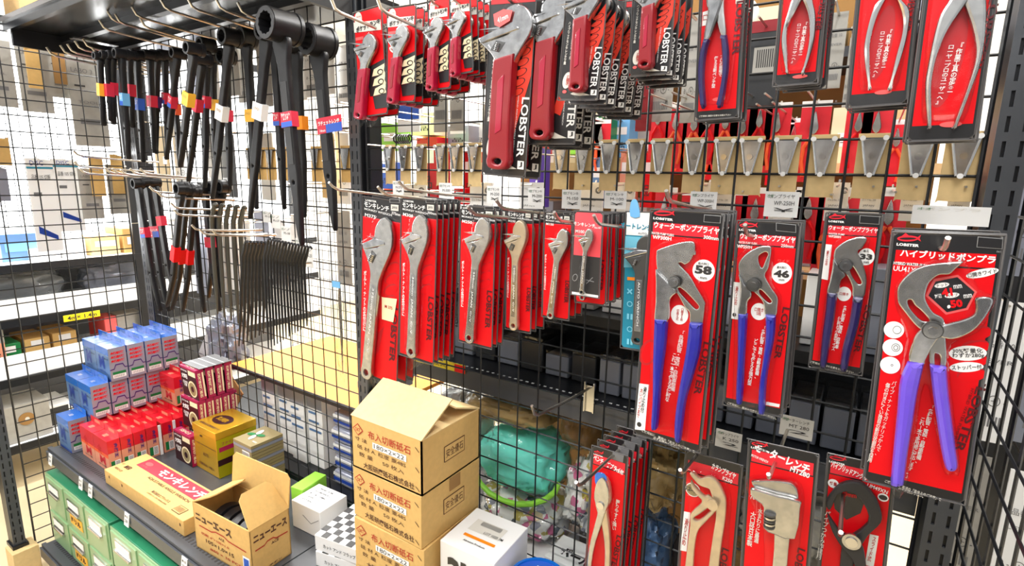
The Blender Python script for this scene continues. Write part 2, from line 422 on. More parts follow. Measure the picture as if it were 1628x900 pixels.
# ================================================================ small fixtures on the grid
def hook(x, z, L, label, group, tip=.022, y0=-.002, rise=.012, r=.0026, plate=True, mt='hook', name='display_hook', dx=0):
    t = thing(name, label, 'hook', (x, y0, z), group=group)
    MB().tube([(0, 0, 0), (dx*.5, -L*.5, rise*.35), (dx, -L+.01, rise*.9), (dx, -L-.003, rise*1.1+.002), (dx, -L-.012, rise+tip)], r, mt, 7).build('rod', t)
    if plate:
        m = MB()
        m.box(-.011, .011, -.0045, -.003, -.05, .004, 'chrome').box(-.011, -.0085, -.009, -.003, -.05, .012, 'chrome').box(.0085, .011, -.009, -.003, -.05, .012, 'chrome')
        m.build('back_plate', t)
    return t
def price_tag(px, py, wpx, hpx, lines, label, Y=-.012, mt='white', group='white price cards on the wire grid'):
    p = at(px, py, 'Y', Y); s = (p-CAM).dot(_f)/FPX; w, h = wpx*s*.98, hpx*s
    t = thing('price_tag', label, 'price tag', (p.x, Y, p.z), group=group)
    MB().box(-w/2, w/2, 0, .001, -h/2, h/2, mt).build('card', t)
    m = MB()
    for i, (st, c) in enumerate(lines): m.text(st, (.08*w if i else 0), h*(.32-.27*i), w*(.6 if i else .75), h*.16, c, y=-.0006, bold=.0)
    m.text('オオ', -w*.34, h*.32, w*.2, h*.14, 'green', y=-.0007, bold=0)
    m.build('handwriting', t); return t
TAGS = [((633, 299, 24, 22), 'M-375'), ((708, 304, 27, 26), 'M-300'), ((785, 310, 28, 28), 'M-250'), ((852, 313, 30, 28), 'M-200'), ((908, 317, 34, 30), 'M-150'), ((978, 318, 38, 28), 'M-100'),
        ((1118, 321, 42, 32), 'WP-300H'), ((1242, 325, 50, 40), 'WP-250H')]
for (a, b, c, d), st in TAGS:
    price_tag(a, b, c, d, [('ロブモンキ' if 'M-' in st else 'ポンプライヤ', 'black_soft'), (st, 'black_soft'), ('¥', 'black_soft')], 'white handwritten price card reading '+st.lower().replace('m-', 'm ')+' on the grid')
price_tag(1510, 343, 100, 30, [('ポンプラ', 'offwhite')], 'wide blank white price card above the purple-handled pliers')
price_tag(1158, 700, 40, 30, [('カランプライヤ', 'black_soft'), ('K 250', 'black_soft'), ('2', 'black_soft')], 'grey handwritten price card reading K 250 above the beige-jawed pliers', mt='offwhite')
price_tag(1266, 680, 48, 34, [('モーターレンチ', 'black_soft'), ('MT 280', 'black_soft'), ('2', 'black_soft')], 'grey handwritten price card reading MT 280 above the pipe wrench pack', mt='offwhite')
for i, (a, b, c, d) in enumerate(((438, 352, 26, 22), (455, 372, 26, 24), (477, 392, 22, 26), (491, 408, 20, 34), (425, 345, 24, 18), (362, 292, 26, 18), (330, 290, 22, 16), (238, 254, 12, 12), (262, 255, 12, 12))):
    price_tag(a, b, c, d, [('シノ', 'black_soft'), ('M-%d' % (17+i), 'black_soft')], 'small white price card behind the black wrenches, '+NTH[i]+' in the run', Y=-.006, group='price cards behind the black wrenches')

# V-shaped hook base plates of the other side with tan cards
VC = [618, 642, 668, 701, 724, 753, 892, 927, 968, 1011, 1051, 1105, 1153, 1194, 1250, 1309, 1388, 1462, 1533]
for i, px in enumerate(VC):
    x = at(px, 236, 'Y', .004).x
    t = thing('hook_plate', 'V-shaped grey steel hook plate with tan card, '+NTH[i]+' of the row from the middle post', 'hook plate', (x, 0, 1.45), group='V-shaped hook plates along the grid')
    w1 = .0125+.00012*i; w2, h = .0045, .05
    m = MB().plate([(-w1, 0), (-w1, 0), (w1, 0), (w1, 0), (w2, -h), (w2, -h), (-w2, -h), (-w2, -h)], .001, .0025, 'steel', .0003, res=1)
    m.tube([(-w1, -.0005, 0), (-w2, -.0005, -h)], .0016, 'satin', 6).tube([(w1, -.0005, 0), (w2, -.0005, -h)], .0016, 'satin', 6)
    m.build('plate', t)
    for s in (-1, 1): MB().cyl((s*w1*.95, -.003, .001), (0, 1, 0), .0036, .004, 'white', 12).build('tab', t)
    MB().cyl((0, -.0025, -h), (0, 1, 0), .0035, .003, 'white', 12).build('tab', t)
    MB().cyl((0, -.0005, -.024), (0, 1, 0), .0045, .003, 'chrome', 14).build('rivet', t)
    k = .0158+.00022*i
    MB().plate([(-k, .008), (-k, .008), (k, .008), (k, .008), (k, -.078), (k*.9, -.083), (-k*.9, -.083), (-k, -.078)], .0075, .0095, 'kraft_pale', .0003, res=2).build('backing_card', t)
hook(.621, .985, .215, 'empty chrome display hook sticking out above the turquoise bundle', None, rise=.02)

# unseen banded rack added behind the camera for chrome reflections and less ambient light
t = thing('reflection_rack', 'unseen dark stocked rack added across the front aisle for reflections', 'shelving', (.3, -2.45, 0))
MB().box(-2.2, 2.2, -.02, 0, 0, 1.95, 'rack_grey').build('back_board', t)
for k in range(5):
    MB().box(-2.2, 2.2, 0, .3, .15+k*.38, .18+k*.38, 'rack').build('shelf_board', t)
m = MB(); rg = random.Random(2)
for k in range(5):
    x = -2.15
    while x < 2.05:
        w_ = rg.uniform(.1, .3); m.box(x, x+w_, .03, .25, .181+k*.38, .181+k*.38+rg.uniform(.1, .26), rg.choice(['white', 'kraft', 'case_dark', 'rack_grey', 'grey_card', 'case_grey'])); x += w_+.03
m.build('goods', t)['kind'] = 'stuff'
# ================================================================ long black wrenches
def spud(label, head, tip, Y, rpx, wpx, lab=None, bend=0.0, depth=.03, group='black spud wrenches in the upper row', two=False, mt='blackox', panel=False):
    H, T = at(*head, 'Y', Y), at(*tip, 'Y', Y); s = (H-CAM).dot(_f)/FPX; dn = T-H; L = dn.length; ang = math.atan2(-dn.x, -dn.z)
    R = rpx*s*.92; w = wpx*s; t = thing('spud_wrench', label, 'wrench', H, (0, ang, 0), group)
    m = MB(); n = 24; inn = [R*.72 if k % 2 else R*.64 for k in range(n)]
    m.cyl((0, -.002, 0), (0, 1, 0), R, depth, mt, n, inner=inn).cyl((0, -depth/2-.003, 0), (0, 1, 0), R*.96, .003, 'blackox2', n, inner=inn).cyl((0, depth/2+.0, 0), (0, 1, 0), R*1.06, .008, mt, n, inner=inn)
    m.build('ring_head', t)
    b = bend*L
    z = lambda f: -R*.8-(L-R*.8)*f
    o = [(-R*.75, z(0)), (-w*.62, z(.08)), (-w*.5, z(.16)), (-w*.46, z(.55)), (-w*.5, z(.66)), (-w*.36+b*.1, z(.74)), (-w*.33+b*.5, z(.86)), (-w*.1+b, z(.99)), (w*.1+b, z(1)), (w*.3+b*.5, z(.86)), (w*.4+b*.1, z(.74)), (w*.5, z(.66)), (w*.46, z(.55)), (w*.5, z(.16)), (w*.62, z(.08)), (R*.75, z(0))]
    hz = z(.69); hole = [(w*.13*cos(k*pi/4), hz+w*.13*sin(k*pi/4)) for k in range(8)]
    q = MB().plate(o, -.0065, .0065, mt, .003, holes=[hole], res=3)
    if panel: q.plate([(-w*.3, z(.2)), (-w*.3, z(.2)), (w*.3, z(.2)), (w*.3, z(.2)), (w*.28, z(.6)), (w*.28, z(.6)), (-w*.28, z(.6)), (-w*.28, z(.6))], -.0075, -.006, 'blackox2', .0006, res=1)
    q.build('shaft', t)
    if lab:
        mt2, f, kind = lab; zc = z(f); lw = max(w*1.15, .012)/2; lh = .0155 if kind != 'white' else .019
        if kind == 'print':
            g = MB().box(-lw, lw, -.0085, .0085, zc-lh, zc+lh, mt2); g.box(-lw, lw, -.0088, -.0085, zc-lh, zc-lh*.3, 'labelblue'); g.text('ラチェット\nレンチ', 0, zc+lh*.35, lw*1.6, lh*.9, 'white', y=-.0094, bold=.03)
        elif kind == 'flag':
            g = MB().box(-lw, lw*3.4, -.0085, -.0078, zc-lh*1.1, zc+lh*1.1, mt2); g.box(lw*.6, lw*3.4, -.0088, -.0085, zc-lh*1.1, zc+lh*.1, 'labelblue'); g.text('ラチェットレンチ', lw*1.2, zc+lh*.3, lw*3.8, lh*.6, 'white', y=-.0094, bold=.03); g.text('14mm', 0, zc-lh*.7, lw, lh*.4, 'white', y=-.0094)
        elif kind == 'tape':
            g = MB().box(-lw, lw, -.009, .009, zc-lh*1.5, zc+lh*1.5, mt2)
        else:
            g = MB().box(-lw*1.25, lw*1.35, -.0088, .0085, zc-lh, zc+lh, mt2); g.text('17×21', 0, zc+lh*.3, lw*1.4, lh*.35, 'kraft_dark', y=-.0096)
        g.build('label', t)
    return t
UP = [ # head, tip, Y, ring px, shaft px, label, bend, depth
 ((446, 42), (480, 387), -.2, 27, 25, ('labelred', .38, 'print'), 0, .062, True, 'very large black ring wrench, frontmost, with red and blue paper label'),
 ((505, 66), (533, 364), -.12, 26, 24, ('labelred', .40, 'flag'), 0, .05, True, 'very large black ring wrench beside the middle post, wide red and blue label'),
 ((425, 50), (398, 345), -.16, 17, 18, ('white', .38, 'white'), 0, .03, False, 'black ring wrench with blank white label, left of the largest one'),
 ((436, 62), (452, 330), -.10, 15, 15, ('labelred', .44, 'print'), 0, .03, False, 'black ring wrench half hidden behind the largest, small red label'),
 ((470, 70), (484, 343), -.09, 17, 19, ('orange', .42, 'tag'), 0, .04, False, 'black ring wrench with bright orange label between the two largest'),
 ((392, 60), (408, 330), -.08, 16, 14, ('tagyellow', .42, 'tag'), 0, .03, False, 'black ring wrench with yellow label behind the blank-labelled one'),
 ((366, 60), (338, 314), -.15, 15, 15, ('white', .42, 'white'), 0, .035, False, 'black ring wrench with blank white label in the middle of the bay'),
 ((360, 90), (366, 294), -.07, 13, 12, ('labelred', .42, 'print'), 0, .03, False, 'black ring wrench just behind the one with the middle white label'),
 ((328, 72), (326, 296), -.115, 12, 13, ('labelred', .36, 'print'), 0, .03, False, 'black ring wrench with red and purple label, next to a pink one'),
 ((322, 95), (300, 287), -.2, 10, 11, ('labelred', .33, 'tag'), 0, .03, False, 'black ring wrench with plain pink-red label'),
 ((338, 92), (342, 252), -.045, 10, 11, ('tagyellow', .43, 'tag'), 0, .03, False, 'black ring wrench with dull yellow label behind the purple one'),
 ((309, 78), (287, 264), -.25, 11, 13, ('tagyellow', .38, 'tag'), 0, .03, False, 'black ring wrench with large yellow label, frontmost of its cluster'),
 ((283, 85), (265, 252), -.17, 9, 10, ('labelred', .42, 'print'), 0, .025, False, 'slim black wrench with small crimson print label'),
 ((274, 90), (286, 262), -.08, 9, 10, ('tangerine', .46, 'tag'), 0, .025, False, 'slim black wrench with orange corner label'),
 ((262, 88), (266, 238), -.12, 9, 9, ('labelred', .42, 'print'), 0, .025, False, 'slim black wrench with dark red label, fifth from the side grid'),
 ((250, 88), (248, 243), -.14, 9, 9, ('purple_ink', .44, 'tag'), 0, .025, False, 'slim black wrench with purple label'),
 ((238, 88), (246, 242), -.17, 9, 10, ('labelred', .44, 'tag'), 0, .025, False, 'slim black wrench with crimson tag next to the purple one'),
 ((217, 88), (228, 256), -.2, 9, 11, ('labelblue', .43, 'print'), 0, .025, False, 'black wrench with pale blue and white label, before the corner post'),
 ((206, 88), (211, 202), -.22, 8, 8, ('labelred', .45, 'tag'), 0, .025, False, 'short black wrench with dark red label by the corner'),
 ((193, 86), (205, 252), -.26, 9, 10, ('skyblue', .40, 'print'), 0, .025, False, 'black wrench with light blue label near the side grid'),
 ((180, 88), (181, 197), -.27, 7, 7, ('labelred', .45, 'print'), 0, .02, False, 'short black wrench in front of the bright gap, faint label'),
 ((170, 88), (177, 192), -.28, 7, 6, ('labelred', .5, 'tag'), 0, .02, False, 'short black wrench with small red label near the side grid'),
 ((159, 90), (165, 199), -.29, 7, 7, ('tagyellow', .45, 'tag'), 0, .02, False, 'short black wrench with small yellow label, farthest to the side grid'),
]
for hd, tp, Y, r, w, lab, bend, dep, pan, nm in UP: spud(nm, hd, tp, Y, r, w, lab, bend, dep, panel=pan)
LOW = [
 ((219, 292), (250, 492), -.16, 9, 13, ('labelred', .36, 'print'), .05, 'bent black wrench with red and blue label, nearest the corner post'),
 ((233, 290), (263, 492), -.13, 9, 13, ('labelred', .36, 'flag'), .05, 'bent black wrench with wide red and blue label beside the corner post'),
 ((246, 290), (276, 476), -.09, 9, 13, ('labelred', .3, 'tag'), .05, 'bent black wrench with small brick-red label'),
 ((288, 300), (271, 491), -.16, 11, 11, ('red', .50, 'tape'), -.05, 'black spike wrench with red tape, first of three'),
 ((298, 302), (279, 496), -.13, 11, 11, ('red', .50, 'tape'), -.05, 'black spike wrench with red tape, second of three'),
 ((309, 304), (294, 497), -.10, 11, 11, ('red', .50, 'tape'), -.03, 'black spike wrench with red tape, third of three'),
 ((306, 305), (322, 494), -.07, 11, 11, None, .03, 'plain black spike wrench behind the red-taped trio'),
 ((325, 300), (346, 492), -.06, 11, 12, ('labelred', .41, 'tag'), .03, 'black spike wrench with pink tag before the bars'),
 ((340, 298), (350, 470), -.045, 11, 11, None, .03, 'plain black spike wrench farthest back in the lower row'),
 ((355, 297), (330, 470), -.03, 12, 10, None, .02, 'plain black ring wrench against the grid in the lower row'),
]
for hd, tp, Y, r, w, lab, bend, nm in LOW: spud(nm, hd, tp, Y, r, w, lab, bend, .02, 'black spike wrenches in the lower row')
# bars with a curled top
def bar(label, top, bot, Y, wpx, mt, group):
    H, T = at(*top, 'Y', Y), at(*bot, 'Y', Y); s = (H-CAM).dot(_f)/FPX; r = wpx*s/2; L = (T-H).length; dx = T.x-H.x
    pts = [(.012, 0, .008), (.006, 0, .0125), (-.002, 0, .011), (-.006, 0, .003), (-.012, 0, -.012), (-.022, 0, -.03), (-.025, 0, -.05), (-.022+dx*.3, 0, -L*.4), (-.018+dx*.6, 0, -L*.7), (-.014+dx, 0, -L)]
    rr = [r*.8, r, r, r*1.1, r*1.25, r*1.3, r*1.2, r*1.15, r*1.05, r*.5]
    m = MB().tube(pts, rr, mt, 7)
    return m.build('curved_bar', label=label, cat='bar', group=group, loc=H)
for i in range(5):
    Y = -.105+i*.017; bar('olive-grey curled flat bar, %s of the thick ones' % NTH[i], (342+i*11.5, 331+i*1.2), (350+i*11, 500+i*5), Y, 6, 'olive_steel', 'thick curled bars')
k0 = None
for i in range(7):
    Y = -.1+i*.0115; bar('black curled bar in the near cluster, %s counted from the side grid' % NTH[i], (392+i*5.6, 391+i*.2), (384+i*6.5, 548-i*3), Y, 4.7, 'blackox', 'thin black curled bars, near cluster')
for i in range(14):
    Y = -.15+i*.0092; bar('thin black curled bar in the far cluster, %s toward the middle post' % NTH[i], (428+i*4.9, 388+i*.9), (432+i*4.7, 556-i*2.8), Y, 3.9, 'blackox', 'thin black curled bars, far cluster')
# hooks of this bay
HK = [((159, 32), -.24), ((172, 18), -.235), ((184, 22), -.225), ((211, 11), -.22), ((224, 29), -.2), ((256, -2), -.24), ((299, -4), -.24), ((344, -3), -.22), ((379, 4), -.16), ((527, -4), -.24), ((600, -6), -.24), ((75, 75), -.27), ((97, 72), -.26), ((108, 70), -.25), ((120, 65), -.24), ((133, 62), -.23), ((147, 75), -.22)]
for i, (tp, Y) in enumerate(HK):
    p = at(*tp, 'Y', Y); hook(p.x, p.z-.034, -Y-.012, 'upper wire hook under the black shelf, %s along' % NTH[i], 'wire hooks under the black shelf', tip=.02, rise=.014, r=.003, plate=False)
HK = [((239, 298), -.22), ((251, 306), -.215), ((273, 324), -.21), ((278, 335), -.21), ((306, 359), -.2), ((319, 366), -.19), ((339, 367), -.18), ((428, 412), -.13), ((118, 241), -.24), ((119, 258), -.23), ((128, 269), -.24), ((168, 268), -.22), ((180, 269), -.21), ((193, 271), -.2), ((208, 269), -.19), ((224, 269), -.18)]
for i, (tp, Y) in enumerate(HK):
    p = at(*tp, 'Y', Y); hook(p.x, p.z-.024, -Y-.012, 'lower wire hook among the bent black wrenches, %s along the row' % NTH[i], 'wire hooks of the lower wrench row', tip=.014, rise=.012, r=.003, plate=False)
# bagged tool by the middle post
Y = -.05; P0 = at(538, 425, 'Y', Y); P1 = at(540, 606, 'Y', Y); s = (P0-CAM).dot(_f)/FPX
t = thing('bagged_tool', 'slim steel tool in a clear plastic bag with a pale blue tab', 'bagged tool', P0); L = (P0-P1).length
def lump(w0, prof, n=14):
    vs = []; fs = []
    for i, (z, w, d) in enumerate(prof):
        for k in range(n):
            a = 2*pi*k/n; j = 1+.12*sin(3*a+i*1.7); vs.append((w*cos(a)*j, d*sin(a)*j, z))
    for i in range(len(prof)-1):
        for k in range(n): fs.append((i*n+k, i*n+(k+1) % n, (i+1)*n+(k+1) % n, (i+1)*n+k))
    return vs, fs
w = 15*s
MB().add(*lump(0, [(.01, w*.9, .003), (0, w*1.05, .004), (-L*.08, w*.8, .007), (-L*.2, w*.9, .009), (-L*.45, w*.85, .009), (-L*.7, w*.75, .008), (-L*.88, w*.6, .005), (-L*1.0, w*.15, .002)]), 'bag', True).build('plastic_bag', t)
MB().tube([(.002, 0, -L*.12), (.0, 0, -L*.25), (.001, 0, -L*.6), (0, 0, -L*.92)], [.002, .004, .0035, .001], 'steel', 8).build('tool', t)
MB().box(-.012, .018, -.012, -.0112, -.05, -.034, 'skyblue').build('blue_tab', t)
# ================================================================ carded tools
class Pack:
    def __init__(s, name, label, cat, quad, Y, group, hook_px=None):
        """quad: TL TR BR BL in photo pixels, on the plane Y"""
        s.Y = Y; TL, TR, BR, BL = [at(*q, 'Y', Y) for q in quad]
        top = (TL+TR)/2; bot = (BL+BR)/2; dn = (bot-top); s.h = dn.length; s.w = ((TR-TL).length+(BR-BL).length)/2
        s.ang = math.atan2(-(dn.x), -dn.z); s.O = top          # rotation about Y that tilts local -Z onto dn
        s.root = thing(name, label, cat, (top.x, Y, top.z), (0, s.ang, 0), group)
        s.inv = Matrix.Rotation(-s.ang, 4, 'Y'); s.sc = (top+bot).__mul__(.5).__sub__(CAM).dot(_f)/FPX
        s.pr = MB()
    def L(s, px, py):
        p = s.inv @ (at(px, py, 'Y', s.Y)-s.O); return (p.x, p.z)
    def T(s, st, px, py, wpx, hpx, mt, rot=0, bold=.012, y=-.0022):
        x, z = s.L(px, py); c, q = cos(radians(rot)), sin(radians(rot)); D = lambda dx, dy: math.dist(s.L(px-dx/2, py-dy/2), s.L(px+dx/2, py+dy/2))
        w = None if wpx is None else D(wpx*c, -wpx*q); h = None if hpx is None else D(hpx*q, hpx*c)
        s.pr.text(st, x, z, w, h, mt, radians(rot), y, bold); return s
    def V(s, st, px, py, wpx, hpx, mt, lean=0, bold=.015, y=-.0022): return s.T(vert(st), px, py, wpx*1.2, hpx, mt, lean, bold, y)
    def disc(s, px, py, rx, rz, mt, y=-.0019, rot=0): x, z = s.L(px, py); s.pr.disc(x, z, abs(s.L(px+rx, py)[0]-x), abs(s.L(px, py+rz)[1]-z), y, mt, 28, radians(rot)); return s
    def poly(s, pts, mt, y=-.0016): s.pr.flat([s.L(*p) for p in pts], y, mt); return s
    def card(s, mt='red', r=.006, holes=True, edge='edge', th=.0016):
        w, h = s.w/2, s.h
        o = [(-w+r, 0), (-w, -r), (-w, -r), (-w, -h+r), (-w, -h+r), (-w+r, -h), (w-r, -h), (w, -h+r), (w, -h+r), (w, -r), (w, -r), (w-r, 0)]
        m = MB().plate(o, -.0008, .0008, edge, .0004, smooth_outline=False)
        MB.build(m, 'card', s.root)
        r2 = MB(); e = .0022
        r2.flat([(-w+e, -e-r*.5), (-w+e+r*.5, -e), (w-e-r*.5, -e), (w-e, -e-r*.5), (w-e, -h+e+r*.5), (w-e-r*.5, -h+e), (-w+e+r*.5, -h+e), (-w+e, -h+e+r*.5)], -.0011, mt)
        r2.flat([(-w+e, -h+e), (-w+e, -e), (w-e, -e), (w-e, -h+e)], .0011, 'grey_card'); s.face = r2; return s
    def band(s, z0, z1, mt, x0=-1, x1=1, y=-.0014):      # fractions of height from the top / half width
        s.face.rect(x0*(s.w/2-.0022), x1*(s.w/2-.0022), -z1*s.h, -z0*s.h, y, mt); return s
    def finish(s, tool=None, blister=None, depth=.016, off=.004, crumple=False):
        s.face.build('card_print', s.root)
        if s.pr.v: s.pr.build('lettering', s.root)
        if blister:
            pts = [s.L(*p) for p in blister]; m = MB().plate(pts, -.0015-depth, -.001, 'clear', .004, off=off, res=3); m.build('blister', s.root)
        # clear sleeve rim round the card
        w, h = s.w/2, s.h; m = MB(); q = .0016
        for a, b in (((-w, 0), (w, 0)), ((w, 0), (w, -h)), ((w, -h), (-w, -h)), ((-w, -h), (-w, 0))): m.wire((a[0], -.0016, a[1]), (b[0], -.0016, b[1]), .0009, 'edge', 5)
        m.build('clear_rim', s.root)
        return s
    def stack(s, n, step, labels, dx=.0, dz=0.0, jit=.0015):
        rng = random.Random(int(s.O.x*1e5))
        for i in range(1, n):
            a = s.ang+rng.uniform(-1, 1)*radians(.9)
            dup(s.root, (s.O.x+dx*i+rng.uniform(-jit, jit), s.Y+step*i, s.O.z+dz*i+rng.uniform(-1, 1)*.001), (0, a, radians(rng.uniform(-1.2, 1.2))), label=labels % ORD[i])
        return s
def lobster_mark(pk, px, py, w, mt='red_header', txt=True):
    pk.disc(px, py-w*.0, w*.5, w*.14, mt, -.002, 3)
    pk.poly([(px+w*.38, py), (px+w*.62, py-w*.17), (px+w*.55, py), (px+w*.62, py+w*.14)], mt, -.002).poly([(px-w*.3, py-w*.1), (px-w*.1, py-w*.26), (px+w*.1, py-w*.1)], mt, -.002)
    pk.disc(px, py, w*.4, w*.05, 'black', -.0024, 3)
    if txt: pk.T('LOBSTER', px, py+w*.3, w*1.05, w*.13, 'white', -2, .04)
# --- tools in card-local metres ----------------------------------
ADJ_BODY = [(-.044, .05), (-.038, .10), (-.036, .32), (-.034, .60), (-.038, .665), (-.058, .715), (-.085, .755), (-.108, .785), (-.108, .785), (-.0, .822), (.02, .842), (.0, .858), (-.03, .868), (-.03, .868), (-.026, .93), (.004, .982), (.035, 1.0), (.035, 1.0), (.075, .98), (.103, .93), (.112, .875), (.106, .825), (.09, .78), (.062, .71), (.042, .65), (.036, .60), (.039, .32), (.041, .10), (.046, .05), (.032, .012), (0, 0), (-.032, .012)]
ADJ_JAW = [(-.118, .815), (-.118, .815), (-.106, .782), (-.106, .782), (0, .826), (.06, .85), (.06, .85), (.05, .868), (-.022, .868), (-.03, .866), (-.07, .842)]
def adj_wrench(parent, foot, head, body='satin', grip=None, gripfrac=.6, th=.009, y=-.004, jawmat=None, text=None, wide=1.0, name='wrench'):
    fx, fz = foot; hx, hz = head; L = math.hypot(hx-fx, hz-fz); a = math.atan2(hx-fx, hz-fz)
    def tr(pts): return [(fx+(p[0]*wide*L)*cos(a)+p[1]*L*sin(a), fz-(p[0]*wide*L)*sin(a)+p[1]*L*cos(a)) for p in pts]
    hole = [(.02*cos(t*pi/5), .045+.02*sin(t*pi/5)) for t in range(10)]
    win = [(-.058, .738), (-.028, .728), (-.004, .775), (-.004, .775), (-.034, .79), (-.034, .79), (-.058, .738)]
    m = MB().plate(tr(ADJ_BODY), y-th, y, body, .0018, holes=[tr(hole)], res=3)
    if not grip: m.plate(tr([(-.021, .13), (-.021, .13), (-.019, .6), (-.019, .6), (.019, .6), (.019, .6), (.022, .13), (.022, .13)]), y-th-.0004, y-th+.001, 'steel', .0004, res=2)
    o = m.build(name, parent)
    MB().plate(tr(ADJ_JAW), y-th*1.12, y-th*.1, jawmat or 'steel', .0015, res=3).build('movable_jaw', o)
    m = MB(); c = tr([(-.030, .755)])[0]; ax = Vector((sin(a+.35), 0, cos(a+.35)))
    m.add(*(lambda q: (q.v, q.f))(MB().plate(tr([(-.062, .738), (-.022, .722), (.004, .78), (-.036, .796)]), y-th-.0006, y-th, 'dark_steel', .0002, smooth_outline=False)), 'dark_steel')
    for k in range(5): m.cyl(Vector((c[0], y-th-.001, c[1]))+ax*(k-2)*L*.0105, ax, L*.0165, L*.006, 'steel', 12)
    m.build('adjusting_screw', o)
    if grip:
        g = [(-.05, .045), (-.045, .10), (-.045, .3), (-.042, gripfrac), (-.042, gripfrac), (.045, gripfrac+.03), (.045, gripfrac+.03), (.046, .3), (.05, .10), (.052, .045), (.035, .002), (0, -.008), (-.038, .002)]
        sl = [(-.012, .12), (-.012, .12), (.012, .16), (.012, .16), (.012, .3), (-.012, .27)]
        MB().plate(tr(g), y-th*1.35, y+.001, grip, .003, holes=[tr(hole)], res=3).plate(tr([(-.013, gripfrac*.32), (.013, gripfrac*.36), (.013, gripfrac*.86), (-.013, gripfrac*.8)]), y-th*1.42, y-th*1.3, 'crimson' if grip == 'magenta' else 'magenta', .0004, smooth_outline=False).build('grip', o)
    if text:
        q = MB(); x, z = tr([(0, .38)])[0]; q.text(text, x, z, L*.4, L*.018, 'white', rot=-pi/2-a, y=y-th-.0008, bold=0); q.build('stamping', o)
    return o
def outline_of(pk, pts): return [pk.L(*p) for p in pts]
def adj_blister(pk, foot, head, wide=1.25):
    fx, fz = foot; hx, hz = head; L = math.hypot(hx-fx, hz-fz); a = math.atan2(hx-fx, hz-fz)
    o = [(-.055, -.015), (-.055, .60), (-.07, .68), (-.135, .77), (-.125, .83), (-.06, .88), (-.05, .97), (.03, 1.03), (.1, 1.0), (.13, .9), (.125, .8), (.07, .67), (.055, .6), (.06, -.015)]
    p = [(fx+(q[0]*L)*cos(a)+q[1]*L*sin(a), fz-(q[0]*L)*sin(a)+q[1]*L*cos(a)) for q in o]
    MB().plate(p, -.0185, -.001, 'clear', .005, res=2).build('blister', pk.root)

